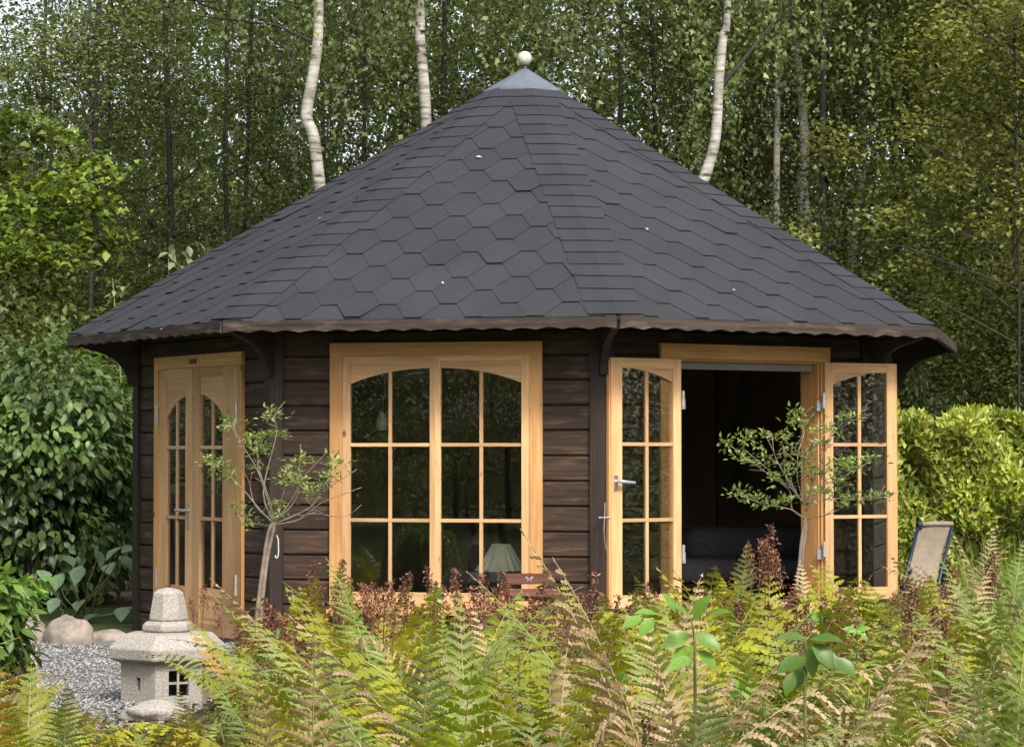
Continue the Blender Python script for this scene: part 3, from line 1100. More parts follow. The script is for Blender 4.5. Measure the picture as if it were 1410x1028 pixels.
# low chest with the table lamp behind the centre window
p = at(690, 780, 14.46)
t = thing('low_chest', 'low dark wooden chest under the lampshade behind the big window', 'chest', (p.x - .22, 14.66, .04), R(-12.9))
b = MB(); b.box(-.35, .35, -.15, .15, 0, .20); part('body', b.mesh('body', DKW), t)
b = MB(); b.box(-.37, .37, -.17, .17, .2, .222); part('top', b.mesh('top', DKW), t)
t = thing('table_lamp', 'table lamp with pleated cream shade behind the lower right window panes', 'lamp', (p.x, 14.50, .268))
b = MB(); b.lathe([(.0, 0), (.055, 0), (.06, .012), (.03, .03), (.014, .06), (.022, .1), (.012, .14), (.008, .2), (.008, .3)], 20)
part('base', b.mesh('base', simple('lamp_brass', (.30, .22, .10), .4, .7), True), t)
b = MB()
zt_ = .335; zb_ = .185
b.lathe([(.145, zb_), (.118, zb_ + .035), (.09, zb_ + .08), (.058, zt_ - .01), (.052, zt_)], 72, rmod=lambda k, n, z: 1 + .045 * (1 if k % 4 < 2 else -1) * (1 if z < zt_ - .02 else .4))
sh = part('lamp_shade', b.mesh('lamp_shade', SHADEM), t)

# white hanging spot
p = at(526, 585, 15.0)
t = thing('hanging_lamp', 'small white hanging lamp seen through the upper left panes of the big window', 'lamp', (p.x, p.y, p.z))
b = MB(); b.lathe([(.032, -.03), (.036, .0), (.03, .04), (.016, .065), (.01, .08)], 20); part('lamp_shade', b.mesh('lamp_shade', WHITE, True), t)
b = MB(); b.tube([(0, 0, .075), (.015, 0, .2), (.02, 0, .30), (.02, 0, 1.1)], .004, 6); part('cord', b.mesh('cord', simple('grey_cord', (.3, .3, .3), .6)), t)

# white boards leaning behind the glazed doors
for (px, yy, wd, ht, lab) in ((243, 15.95, .13, .62, 'tall white board standing inside behind the left door panes'), (258, 16.1, .09, .58, 'pale grey board standing beside the tall white board behind the door')):
    p = at(px, 800, yy)
    t = thing('leaning_board', lab, 'board', (p.x, p.y, .04), R(-58))
    b = MB(); b.box(-wd / 2, wd / 2, 0, .02, 0, ht + .02)
    part('panel', b.mesh('panel', WHITE), t)
    b = MB(); b.box(-wd / 2 - .004, wd / 2 + .004, -.006, .0, ht - .18, ht - .16)
    part('strap', b.mesh('strap', BLACK), t)
# crate behind the right door leaf
p = at(300, 800, 15.4)
t = thing('storage_box', 'grey storage box low behind the right door leaf', 'box', (p.x + .1, p.y + .35, .04), R(-50))
b = MB(); b.box(-.2, .2, -.15, .15, 0, .42); part('body', b.mesh('body', simple('grey_plastic', (.25, .26, .27), .5)), t)
b = MB(); b.box(-.21, .21, -.16, .16, .421, .45); part('lid', b.mesh('lid', simple('grey_lid', (.33, .34, .35), .5)), t)
# chairs / table inside for depth
t = thing('dining_table', 'dark wooden table in the middle of the pavilion behind the big window', 'table', (CX - .2, D0 + .1, .04), R(10))
b = MB(); b.lathe([(0, .68), (.45, .68), (.46, .70), (.45, .715), (0, .715)], 32); part('tabletop', b.mesh('tabletop', DKW), t)
b = MB(); b.lathe([(.22, 0), (.2, .03), (.05, .06), (.045, .68)], 16); part('pedestal', b.mesh('pedestal', DKW), t)

# ------------------------------------------------------------------ red-brown chair in front of the big window
p = at(728, 805, 13.6)
t = thing('wooden_chair', 'red-brown slatted wooden chair standing below the lampshade in front of the window', 'chair', (p.x, 13.6, 0), R(6))
zc_ = p.z
WM = .265
b = MB(); b.box(-WM / 2, WM / 2, -.012, .012, zc_ + .005, zc_ + .062)
slat = part('back_slat', b.mesh('back_slat', REDW), t, Matrix.Rotation(R(0), 4, 'X'))
b = MB(); b.box(-WM / 2 + .0, WM / 2 - .01, -.012, .012, zc_ - .085, zc_ - .02)
part('back_slat', b.mesh('back_slat', REDW), t)
for sx in (-1, 1):
    b = MB(); b.tube([(sx * .105, .02, 0), (sx * .105, .024, zc_ - .1), (sx * .105, .022, zc_ + .05)], .014, 6); part('leg', b.mesh('leg', REDW), t)
    b = MB(); b.tube([(sx * .115, -.30, 0), (sx * .115, -.28, .37)], .014, 6); part('leg', b.mesh('leg', REDW), t)
for k in range(5):
    b = MB(); b.box(-WM / 2, WM / 2, -.30 + k * .062, -.30 + k * .062 + .05, .372, .39); part('seat_slat', b.mesh('seat_slat', REDW), t)
# small painted emblem on the top slat
b = MB()
for sg in (-1, 1):
    b.prism([(0, 0), (sg * .010, .012), (sg * .022, .014), (sg * .020, .002), (sg * .010, -.004)], -.0145, -.0125)
    b.prism([(0, -.002), (sg * .010, -.006), (sg * .014, -.014), (sg * .005, -.012)], -.0145, -.0125)
part('painted_butterfly', b.mesh('painted_butterfly', simple('pale_paint', (.25, .21, .24), .6)), slat, T(.002, 0, zc_ + .034))

# ------------------------------------------------------------------ reclining garden chair at the right
p = at(1292, 722, 17.6)
t = thing('garden_chair', 'cream and dark blue folding garden chair beside the pavilion at the right', 'chair', (p.x, 17.6, 0), R(20))
NAVY = simple('navy_frame', (.012, .02, .04), .45)
CREAM = simple('cream_canvas', (.24, .20, .15), .8, noise=.12, nscale=20)
ht = p.z
up = Vector((-.03, .10, ht)); lo = Vector((-.23, -.0, ht - .42))
for sx, nm in ((-.15, 'frame_tube'), (.12, 'frame_tube')):
    b = MB(); b.tube([(sx - .17, -.16, .0), (sx - .155, -.06, ht - .40), (sx, .02, ht - .02)], .014, 8)
    part(nm, b.mesh(nm, NAVY, True), t)
    b = MB(); b.tube([(sx - .10, -.05, ht - .30), (sx + .04, .25, 0)], .012, 8)
    part('leg', b.mesh('leg', NAVY, True), t)
b = MB()
K = 8
for k in range(K):
    a, c = k / K, (k + 1) / K
    f = lambda q: (-.165 + .165 * q, -.06 + .08 * q + .035 * math.sin(math.pi * q), ht - .42 + .41 * q)
    pa, pb = f(a), f(c)
    b.face([(pa[0] - .135, pa[1], pa[2]), (pa[0] + .115, pa[1], pa[2]), (pb[0] + .115, pb[1], pb[2]), (pb[0] - .135, pb[1], pb[2])])
    b.face([(pb[0] - .135, pb[1] + .012, pb[2]), (pb[0] + .115, pb[1] + .012, pb[2]), (pa[0] + .115, pa[1] + .012, pa[2]), (pa[0] - .135, pa[1] + .012, pa[2])])
part('canvas_back', b.mesh('canvas_back', CREAM, True), t)
b = MB(); b.tube([(-.15, .02, ht), (-.02, .024, ht + .006), (.125, .022, ht + .004)], .018, 8); part('top_bar', b.mesh('top_bar', CREAM, True), t)
b = MB(); rbox(b, -.155, -.115, -.0, .05, ht - .03, ht + .022, .014); part('corner_cap', b.mesh('corner_cap', NAVY, True), t)
b = MB(); b.box(-.26, .04, -.45, -.06, ht - .44, ht - .42); part('seat', b.mesh('seat', CREAM), t)

# ------------------------------------------------------------------ stone lantern
LY = 11.5
p = at(231, 900, LY)
pm = LY / F
t = thing('stone_lantern', 'pale granite Japanese stone lantern standing in the ferns at the left', 'lantern', (p.x, LY, 0), 0)
zz = lambda y: CAMZ + (624 - y) * pm


def hexpr(b, prof, rot, n=6, jit=.0):
    def rm(k, n_, z): return 1 + rnd.uniform(-jit, jit)
    b.lathe(prof, n, z_rot=rot, rmod=rm)


def stone(name, prof, rot, n=6, seg=4):
    """faceted stone with slightly uneven faces"""
    b = MB()
    hexpr(b, [(0, prof[0][1])] + prof + [(0, prof[-1][1])], rot, n, .006)
    o = part(name, b.mesh(name, GRANITE), t)
    bv = o.modifiers.new('bevel', 'BEVEL'); bv.width = .006; bv.segments = 2; bv.limit_method = 'ANGLE'; bv.angle_limit = R(25)
    return o


rh = R(-97)
wpx = lambda w_: w_ / 2 * pm * 1.07
stone('foot', [(.20, 0), (.205, .03), (.20, zz(985))], rh)
stone('base_slab', [(.225, zz(985)), (.235, zz(978)), (.225, zz(962))], rh)
stone('cap_slab', [(wpx(126), zz(908)), (wpx(152), zz(903)), (wpx(154), zz(888)), (wpx(118), zz(870)), (wpx(60), zz(868))], rh)
stone('ring', [(wpx(58), zz(869)), (wpx(68), zz(866)), (wpx(68), zz(858)), (wpx(56), zz(853))], rh)
stone('finial', [(wpx(50), zz(853)), (wpx(52), zz(850)), (wpx(46), zz(832)), (wpx(40), zz(815)), (wpx(30), zz(811)), (wpx(6), zz(808))], rh, 7)
# fire box: six panels, three with openings
z0f, z1f = zz(962), zz(908)
rb = wpx(122)
for k in range(6):
    a0, a1 = rh + R(60 * k), rh + R(60 * (k + 1))
    A = Vector((rb * math.cos(a0), rb * math.sin(a0), 0)); B = Vector((rb * math.cos(a1), rb * math.sin(a1), 0))
    L = (B - A).length; ux = (B - A) / L
    no = Vector((ux.y, -ux.x, 0))
    M = Matrix.Identity(4); M.col[0][:3] = ux; M.col[1][:3] = -no; M.col[2][:3] = (0, 0, 1); M.col[3][:3] = A
    b = MB(); th = .035
    if k in (0, 3):
        ow, oz0, oz1 = .046, z0f + .035, z1f - .03
        b.box(0, L / 2 - ow, 0, th, z0f, z1f); b.box(L / 2 + ow, L, 0, th, z0f, z1f)
        b.box(L / 2 - ow, L / 2 + ow, 0, th, z0f, oz0); b.box(L / 2 - ow, L / 2 + ow, 0, th, oz1, z1f)
        b.box(L / 2 - ow, L / 2 + ow, .012, .02, (oz0 + oz1) / 2 - .005, (oz0 + oz1) / 2 + .005)
        b.box(L / 2 - .005, L / 2 + .005, .010, .022, oz0, oz1)
    elif k in (5, 2):
        ow, oz0, oz1 = .014, z0f + .055, z0f + .115
        b.box(0, L / 2 - ow, 0, th, z0f, z1f); b.box(L / 2 + ow, L, 0, th, z0f, z1f)
        b.box(L / 2 - ow, L / 2 + ow, 0, th, z0f, oz0); b.box(L / 2 - ow, L / 2 + ow, 0, th, oz1, z1f)
    else:
        b.box(0, L, 0, th, z0f, z1f)
    part('fire_box_panel', b.mesh('fire_box_panel', GRANITE), t, M)


# ------------------------------------------------------------------ rocks
def rock(name, label, c, r, seed, mat=ROCK, group=None):
    rr = random.Random(seed)
    import mathutils.noise as mn
    import bmesh
    bm = bmesh.new()
    bmesh.ops.create_icosphere(bm, subdivisions=4, radius=1)
    off = Vector((seed * 3.1, seed, 0))
    for v in bm.verts:
        d = v.co.normalized()
        k = 1 + .28 * mn.noise(d * 1.1 + off) + .10 * mn.noise(d * 3 + off) + .03 * mn.noise(d * 9 + off)
        v.co = Vector((d.x * r[0] * k, d.y * r[1] * k, max(-.3, d.z) * r[2] * k))
    m = bpy.data.meshes.new(name); bm.to_mesh(m); bm.free()
    m.polygons.foreach_set('use_smooth', [True] * len(m.polygons))
    o = part(name, m, None, Matrix.Translation(c), mat)
    tag(o, label, 'rock', group)
    return o


gp = lambda px, Y: Vector(((px - 705) / F * Y, Y, 0))
rock('rock', 'brown rounded rock on the gravel below the leafy bush', gp(98, 14.9) + Vector((0, 0, .02)), (.15, .13, .15), 3)
rock('rock', 'grey upright rock at the left edge of the gravel', gp(42, 15.0) + Vector((0, 0, .02)), (.10, .12, .19), 5)
rock('rock', 'dark flat rock half hidden behind the lantern', gp(150, 15.3) + Vector((0, 0, -.01)), (.13, .1, .07), 9)
rock('rock', 'pale flat stone lying in front of the lantern', gp(215, 10.6) + Vector((0, 0, .03)), (.14, .10, .06), 13, GRANITE)
# ------------------------------------------------------------------ trees
def rvec(n, r=rng):
    v = r.normal(size=(n, 3)); return unit(v)


def crown_general(name, nclump, per, Rxy, z0, z1, L, mat, spread=.38, flat=.45, seed=1, droop=.35):
    r = np.random.default_rng(seed)
    u = r.uniform(0, 1, nclump)
    zc = z0 + (z1 - z0) * u
    rad = Rxy * np.sqrt(np.clip(np.sin(np.pi * np.clip(u * .8 + .15, 0, 1)), .1, 1)) * r.uniform(.25, 1, nclump) ** .6
    an = r.uniform(0, 2 * np.pi, nclump)
    C = np.stack([rad * np.cos(an), rad * np.sin(an), zc], 1)
    cs = r.uniform(.6, 1.5, nclump)
    idx = np.repeat(np.arange(nclump), per)
    n = len(idx)
    off = r.normal(size=(n, 3)) * np.array([1, 1, flat]) * spread * cs[idx][:, None]
    off[:, 2] -= .25 * (off[:, 0] ** 2 + off[:, 1] ** 2)
    P = C[idx] + off
    D = rvec(n, r) * np.array([1, 1, .5]); D[:, 2] -= droop
    Nn = rvec(n, r) * .8 + np.array([0, 0, 1.0])
    LL = L * r.uniform(.6, 1.25, n)
    return leaves(name, P, D, Nn, LL, LL * r.uniform(.5, .75, n), mat)


def crown_birch(name, nstr, Rxy, z0, z1, L, mat, seed=1, per=26):
    r = np.random.default_rng(seed)
    nb = nstr // 22
    u = r.uniform(0, 1, nb) ** .85
    an = r.uniform(0, 2 * np.pi, nb)
    rad = Rxy * r.uniform(.15, 1, nb) ** .7 * (1 - .45 * u)
    B = np.stack([rad * np.cos(an), rad * np.sin(an), z0 + (z1 - z0) * u], 1)
    bi = r.integers(0, nb, nstr)
    S = B[bi] + r.normal(size=(nstr, 3)) * np.array([.30, .30, .25])
    ln = r.uniform(.5, 1.7, nstr)
    sway = r.normal(size=(nstr, 2)) * .18
    i = np.repeat(np.arange(nstr), per)
    n = len(i)
    t = r.uniform(0, 1, n)
    P = S[i].copy()
    P[:, 2] -= t * ln[i]
    P[:, :2] += sway[i] * (t ** 1.5)[:, None]
    P += r.normal(size=(n, 3)) * .045
    D = rvec(n, r) * .8; D[:, 2] -= .8
    Nn = rvec(n, r) + np.array([0, 0, .5])
    LL = L * r.uniform(.65, 1.25, n)
    return leaves(name, P, D, Nn, LL, LL * r.uniform(.6, .8, n), mat)


def trunk_mesh(name, path, rads, mat, limbs=(), n=9, mi=0):
    b = MB()
    b.tube(path, rads, n)
    for pts, rr in limbs:
        b.tube(pts, rr, 5, mi=mi)
    return b.mesh(name, mat, True)


def rand_limbs(H, r0, k, reach, seed, z0=.2, up=.25):
    rr = random.Random(seed)
    out = []
    for j in range(k):
        z = H * rr.uniform(z0, .95)
        a = rr.uniform(0, 6.28)
        L = reach * (1.1 - .6 * z / H) * rr.uniform(.6, 1.1)
        pts = []
        for s in range(6):
            q = s / 5
            pts.append((math.cos(a + q * .3) * L * q, math.sin(a + q * .3) * L * q, z + up * L * (q - .55 * q * q) * 2 + rr.uniform(-.05, .05)))
        rad0 = r0 * .32 * (1 - .6 * z / H)
        out.append((pts, [rad0 * (1 - .85 * s / 5) + .004 for s in range(6)]))
    return out


CR_B = [crown_birch('crown', 780, 2.1, 2.0, 10.5, .060, LF_BIRCH, seed=21 + k) for k in range(3)]
CR_G = [crown_general('crown', 210, 135, 2.2, .6, 9.5, .066, LF_DARK, spread=.34, seed=41 + k) for k in range(3)]
CR_O = [crown_general('crown', 210, 125, 2.1, 1.4, 9.5, .064, LF_OLIVE, spread=.34, seed=61 + k) for k in range(2)]
CR_L = [crown_general('crown', 240, 64, 2.0, .3, 4.2, .066, LF_DARK, seed=81 + k) for k in range(2)]
TR_D = [trunk_mesh('trunk', [(0, 0, -.1), (.05, .02, 2), (-.04, .05, 5), (.05, 0, 8.5), (0, 0, 11)], [.045, .04, .034, .024, .010], LIMB, rand_limbs(10.5, .06, 9, 2.0, 5 + k)) for k in range(3)]
TR_P = [trunk_mesh('trunk', [(0, 0, -.1), (.06, .02, 2), (-.08, .05, 5), (.05, 0, 8.5), (0, 0, 12)], [.065, .058, .045, .03, .01], [BIRCH, LIMB], rand_limbs(11, .08, 14, 1.8, 15 + k, z0=.35, up=.5), mi=1) for k in range(3)]
tcount = 0


def tree(name, label, px, Y, crown, trunk, sc_=1.0, zs=1.0, group=None, cat='tree', rz=None, dz=0.0):
    global tcount
    tcount += 1
    p = gp(px, Y)
    t = thing(name, label, cat, (p.x, Y, 0), rnd.uniform(0, 6.28) if rz is None else rz, group)
    S = Matrix.Diagonal((sc_, sc_, sc_ * zs, 1))
    part('trunk', trunk, t, S)
    part('crown', crown, t, S @ Matrix.Translation((0, 0, dz)), kind=None)
    return t


# named birches with visible white stems ---------------------------------
def stem_tree(label, Y, pxpts, radii_px, crown, top=12.0, extra=(), mat=BIRCH, name='birch_tree', sc_=1.0, dz=0.0):
    pts = [at(x, y, Y) for x, y in pxpts]
    base = Vector((pts[0].x, Y, 0))
    t = thing(name, label, 'tree', base)
    loc = [p - base for p in pts]
    path = [Vector((loc[0].x * 1.0, 0, -.1))] + loc
    rad = [radii_px[0] / 2 * Y / F * 1.15] + [r / 2 * Y / F for r in radii_px]
    last = loc[-1]
    for q in (1, 2, 3):
        path.append(last + Vector((rnd.uniform(-.15, .15) * q, rnd.uniform(-.1, .1), (top - last.z) * q / 3)))
        rad.append(rad[len(loc)] * (1 - .3 * q))
    limbs = []
    for (p0, p1, p2, r) in extra:
        limbs.append(([at(*p0, Y) - base, at(*p1, Y + .3) - base, at(*p2, Y + .8) - base], [r * Y / F, r * .7 * Y / F, r * .3 * Y / F]))
    limbs += [([(a + Vector((last.x * .6, 0, 0))) for a in map(Vector, pts_)], rr) for pts_, rr in rand_limbs(top * .95, .1, 12, 1.9, int(Y * 7), z0=.55, up=.4)]
    m = MB()
    # smooth path
    sp, sr = [], []
    for k in range(len(path) - 1):
        p0, p1, p2, p3 = path[max(0, k - 1)], path[k], path[k + 1], path[min(len(path) - 1, k + 2)]
        for s in range(5):
            q = s / 5
            sp.append(.5 * ((2 * p1) + (p2 - p0) * q + (2 * p0 - 5 * p1 + 4 * p2 - p3) * q * q + (3 * p1 - p0 - 3 * p2 + p3) * q ** 3))
            sr.append(rad[k] * (1 - q) + rad[k + 1] * q)
    sp.append(path[-1]); sr.append(rad[-1])
    m.tube(sp, sr, 10)
    for pts_, rr in limbs: m.tube(pts_, rr, 5, mi=1)
    part('trunk', m.mesh('trunk', [mat, LIMB], True), t)
    part('crown', crown, t, Matrix.Translation((last.x * .7, .6, dz)) @ Matrix.Diagonal((sc_, sc_, sc_, 1)))
    return t


stem_tree('birch with wavy white trunk rising behind the left slope of the roof', 22.0,
          [(452, 560), (450, 330), (441, 262), (432, 190), (422, 160), (430, 110), (437, 60), (439, 0)], [20, 18, 17, 17, 17, 16, 15, 14], CR_B[0],
          extra=[((436, 60), (380, 35), (270, 22), 3)], dz=2.9)
stem_tree('straight white birch stem between the wavy birch and the roof ball', 22.5,
          [(596, 560), (590, 250), (587, 175), (584, 120), (578, 50), (577, 0)], [17, 17, 16, 16, 15, 14], CR_B[1], dz=2.9)
stem_tree('leaning white birch with a fork, right of the roof ball', 22.0,
          [(905, 560), (948, 300), (970, 245), (985, 190), (990, 110), (996, 50), (1002, 0)], [18, 17, 16, 15, 14, 12, 10], CR_B[2],
          extra=[((992, 120), (1030, 75), (1065, 30), 4), ((998, 30), (1020, 5), (1050, -30), 3)], dz=2.9)
stem_tree('peeling pale birch trunk half hidden in leaves behind the right roof slope', 27.5,
          [(1112, 560), (1110, 330), (1104, 260), (1108, 200), (1100, 100), (1092, 0)], [20, 19, 18, 14, 12, 10], CR_B[0], dz=2.6,
          extra=[((1108, 210), (1150, 160), (1200, 130), 4)])
stem_tree('thin grey birch stem above the lower right roof edge', 28.5,
          [(1168, 560), (1174, 350), (1180, 300), (1188, 230), (1190, 120), (1200, 0)], [13, 12, 12, 10, 9, 8], CR_B[1], dz=2.6)
# big branching tree at the right
stem_tree('broad green tree with dark arching boughs right of the roof', 22.5,
          [(1560, 800), (1555, 500), (1550, 300), (1560, 150), (1570, 0)], [36, 34, 30, 24, 18], CR_O[0], mat=LIMB, name='broadleaf_tree', top=10,
          extra=[((1495, 250), (1350, 150), (1200, 170), 3), 
                 ((1440, 120), (1380, 60), (1300, 20), 3)], dz=1.3)

def place_words(px, Y):
    marks = [(-2000, -20, 'beyond the left edge of the frame'), (-20, 140, 'behind the drooping bush at the left'), (140, 300, 'behind the low left end of the roof'), (300, 410, 'above the left roof slope'),
             (410, 520, 'next to the wavy birch'), (520, 640, 'near the straight birch stem'), (640, 790, 'behind the roof ball'), (790, 930, 'between the roof ball and the forked birch'),
             (930, 1060, 'around the forked birch'), (1060, 1180, 'near the peeling birch trunk'), (1180, 1300, 'above the right end of the roof'), (1300, 1430, 'behind the laurel hedge'), (1430, 4000, 'beyond the right edge of the frame')]
    w_ = [m[2] for m in marks if m[0] <= px < m[1]][0]
    return w_ + (', in the near row' if Y < 30.2 else (', in the second row' if Y < 35 else ', in the far row'))


back = [
    (-210, 25, 'g', 1.0), (-120, 29, 'b', .7), (70, 33, 'g', .8), (150, 30, 'g', .75), (225, 33, 'b', .95), (310, 29, 'g', .86), (395, 32, 'b', 1.0),
    (500, 30, 'g', .80), (560, 33, 'b', .9), (660, 31, 'b', 1.0), (735, 29, 'g', .85), (820, 32, 'b', 1.0), (900, 29, 'g', .92),
    (1035, 31, 'b', 1.0), (1075, 27, 'b', .85), (1160, 31, 'o', .9), (1235, 28, 'g', .85), (1290, 31, 'b', 1.1), (1380, 29, 'o', 1.0),
    (1480, 26, 'o', 1.05), (1560, 29, 'b', 1.1), (1660, 26, 'g', 1.1), (-320, 24, 'g', 1.1), (-420, 27, 'b', 1.1), (1760, 28, 'b', 1.1),
]
kinds = {'b': ('birch_tree', CR_B, TR_P, 'birch with hanging twigs ', 'birches in the wood'),
         'g': ('broadleaf_tree', CR_G, TR_D, 'dark green broadleaf tree ', 'dark trees in the wood'),
         'o': ('broadleaf_tree', CR_O, TR_D, 'olive green tree ', 'olive trees in the wood')}
for k, (px, Y, kd, s) in enumerate(back):
    nm, cr, tr, lab, gr = kinds[kd]
    tree(nm, lab + place_words(px, Y), px, Y + rnd.uniform(-.4, .4), cr[k % len(cr)], tr[k % len(tr)], s * rnd.uniform(.95, 1.05), rnd.uniform(.9, 1.1), gr)
# second, farther row
for k in range(15):
    px = -300 + k * 138 + rnd.uniform(-25, 25)
    kd = 'g' if (k % 3) else 'b'
    nm, cr, tr, lab, gr = kinds[kd]
    tree(nm, lab + place_words(px, 40), px, rnd.uniform(36, 43), cr[(k + 1) % len(cr)], tr[k % len(tr)], rnd.uniform(.9, 1.05), rnd.uniform(.5, .62), gr)
# thin pale stems in the shade at the right
for (px, Y), wd_ in zip(((1212, 33), (1262, 37), (1285, 34), (1318, 36), (1345, 35), (1372, 38), (1398, 33)),
                       ('closest to the roof tip', 'just left of the sunlit bush', 'behind the sunlit bush', 'just right of the sunlit bush', 'third from the right edge', 'second from the right edge', 'nearest the right edge')):
    nm, cr, tr, lab, gr = kinds['b']
    t = tree('birch_sapling', 'thin pale birch pole above the hedge ' + wd_, px, Y, cr[0], TR_P[1], .8, 1.1, 'thin birch poles above the hedge', dz=3.6)
# undergrowth along the wood edge
for k in range(20):
    px = -260 + k * 100 + rnd.uniform(-30, 30)
    Yk = rnd.uniform(25, 32)
    tree('woodland_shrub', 'dark undergrowth shrub ' + place_words(px, Yk), px, Yk, CR_L[k % 2], TR_D[0], rnd.uniform(.8, 1.1), .55 if 0 else rnd.uniform(.7, .9),
         'undergrowth shrubs', cat='shrub')

# far wood: one mass
r = np.random.default_rng(5)
n = 110000
x = r.uniform(-26, 26, n); y = r.uniform(46, 54, n)
z = r.uniform(0, 1, n) ** 1.1 * 13.5
# open patches higher up, where the sky shows between the crowns
gapf = np.sin(x * 1.7 + 1.3 * np.sin(z * 1.1)) + np.sin(z * 1.9 + x * .6 + 2) + .6 * np.sin(x * 4.1 - z * 3.3) + .4 * np.sin(x * 9 + z * 7)
keep = gapf < 2.1 - np.clip(z - 5.0, 0, 9) * .36
keep &= ~((x < -7.2) & (z > 7.5) & (gapf > -1.2))
x, y, z = x[keep], y[keep], z[keep]; n = len(x)
o = part('far_wood', leaves('far_wood', np.stack([x, y, z], 1), rvec(n, r), rvec(n, r) + np.array([0, -.6, .6]), .26 * r.uniform(.6, 1.2, n), .20, LF_DARK), None)
tag(o, 'dark far wood closing the view behind the trees', 'wood', kind='stuff')
# far trunks inside it
for k in range(9):
    px = 40 + k * 165 + rnd.uniform(-40, 40)
    p = gp(px, 44.5)

# maple with layered yellow-green sprays at the left
def spray_tree(name, label, px, Y, sprays, mat, L, trunk_px, seed, cat='tree', bark=BARK, per=260):
    base = gp(px, Y)
    t = thing(name, label, cat, base)
    r = np.random.default_rng(seed)
    Ps, b = [], MB()
    topz = max(at(s[0], s[1], Y).z for s in sprays) + .3
    b.tube([(0, 0, -.05), (.03, 0, topz * .5), (0, .05, topz)], [trunk_px / 2 * Y / F, trunk_px * .35 * Y / F, .01], 8)
    for (sx, sy, wx, wz, dy) in sprays:
        c = at(sx, sy, Y + dy) - base
        m = Y / F
        n = int(per * wx * wz / 2600)
        a = r.normal(size=(n, 3)) * np.array([wx * m * .42, wx * m * .42, wz * m * .30])
        # layers
        lay = r.integers(-1, 2, n) * wz * m * .35
        P = np.array(c) + a; P[:, 2] += lay - .22 * np.abs(a[:, 0])
        Ps.append(P)
        b.tube([(0, 0, max(.1, c.z - .5)), (c.x * .5, c.y * .5, c.z - .1), tuple(c), (c.x * 1.0 + wx * m * .3, c.y, c.z - .08)], [.009, .007, .005, .002], 5)
    P = np.concatenate(Ps)
    n = len(P)
    D = rvec(n, r) * np.array([1, 1, .25]) + np.array([0, -.2, -.25])
    Nn = rvec(n, r) * .5 + np.array([0, -.25, 1.0])
    LL = L * r.uniform(.6, 1.2, n)
    part('trunk', b.mesh('trunk', bark, True), t)
    part('crown', leaves('crown', P, D, Nn, LL, LL * r.uniform(.65, .95, n), mat), t)
    return t


spray_tree('maple_tree', 'maple with layered bright yellow-green sprays at the left edge', -30, 21.5,
           [(15, 160, 60, 26, 0), (70, 185, 60, 22, .3), (10, 235, 60, 24, .4), (95, 250, 70, 30, .1), (130, 225, 50, 22, .5), (30, 285, 90, 40, .2), (110, 300, 60, 30, .3),
            (20, 350, 80, 40, 0), (90, 350, 60, 26, .2), (55, 405, 70, 26, .4), (-60, 200, 90, 60, 0), (-60, 320, 110, 60, 0), (150, 330, 40, 24, .6), (130, 275, 40, 24, .6), (-20, 430, 80, 40, .3)],
           LF_MAPLE, .085, 24, 3, per=300)
spray_tree('birch_tree', 'pale green birch with open airy twigs in the top left corner', 120, 25,
           [(60, 60, 90, 60, 0), (120, 40, 90, 60, .4), (90, 110, 80, 50, .5), (30, 130, 50, 30, .6), (170, 90, 80, 60, .2), (210, 30, 80, 60, .4), (200, 150, 80, 50, .5), (250, 110, 80, 60, .2)],
           LF_BIRCH, .055, 8, 4, bark=LIMB, per=330)
spray_tree('broadleaf_tree', 'yellow-olive tree crown in the top right corner', 1400, 22,
           [(1400, 30, 80, 60, 0), (1340, 90, 70, 50, .4), (1400, 130, 90, 50, .2), (1300, 40, 60, 40, .6), (1370, 210, 80, 40, .3), (1310, 240, 70, 34, .4), (1260, 170, 50, 30, .6), (1230, 300, 60, 30, .6),
            (1390, 300, 70, 40, .2), (1180, 400, 60, 26, .7), (1140, 190, 60, 40, .9), (1250, 360, 70, 26, .8), (1100, 330, 50, 30, .9), (1460, 100, 90, 90, 0), (1460, 260, 90, 90, 0), (1330, 160, 60, 40, .5)],
           LF_OLIVE, .06, 5, 5, bark=LIMB, per=330)
# pale shoots rising behind the left roof slope
for (sx, sy, Y, lab) in ((250, 352, 19.6, 'young sapling with pale drooping leaves above the left roof slope'), (205, 620, 19.9, 'sapling with small whitish leaves near the left end of the roof')):
    base = gp(sx, Y)
    t = thing('sapling', lab, 'sapling', base)
    if sy == 352:
        pts = [(232, 350), (240, 362), (250, 345), (262, 340), (272, 335), (255, 375), (245, 385), (268, 360), (238, 340), (258, 355), (278, 345), (248, 365)]
    else:
        pts = [(155, 383), (160, 400), (150, 402), (168, 398), (172, 418), (158, 425), (148, 430), (180, 430), (165, 440), (150, 445), (176, 448), (186, 440)]
    b = MB(); cc = at(pts[0][0], pts[0][1], Y) - base
    b.tube([(0, 0, 0), (cc.x * .7, 0, cc.z * .6), tuple(cc)], [.016, .01, .004], 5)
    part('stem', b.mesh('stem', STEMG, True), t)
    lm = leaves('leaf', np.zeros((1, 3)), np.array([[1., 0, 0]]), np.array([[0, 0, 1.]]), .095 if sy == 352 else .06, .055 if sy == 352 else .035, LF_PALE, detail=True)
    for (qx, qy) in pts:
        for _ in range(2):
            q = at(qx + rnd.uniform(-4, 4), qy + rnd.uniform(-4, 4), Y) - base
            M = Matrix.Translation(q) @ Matrix.Rotation(rnd.uniform(0, 6.28), 4, 'Z') @ Matrix.Rotation(rnd.uniform(.2, 1.3), 4, 'Y') @ Matrix.Rotation(rnd.uniform(-.6, .6), 4, 'X')
            part('leaf', lm, t, M)


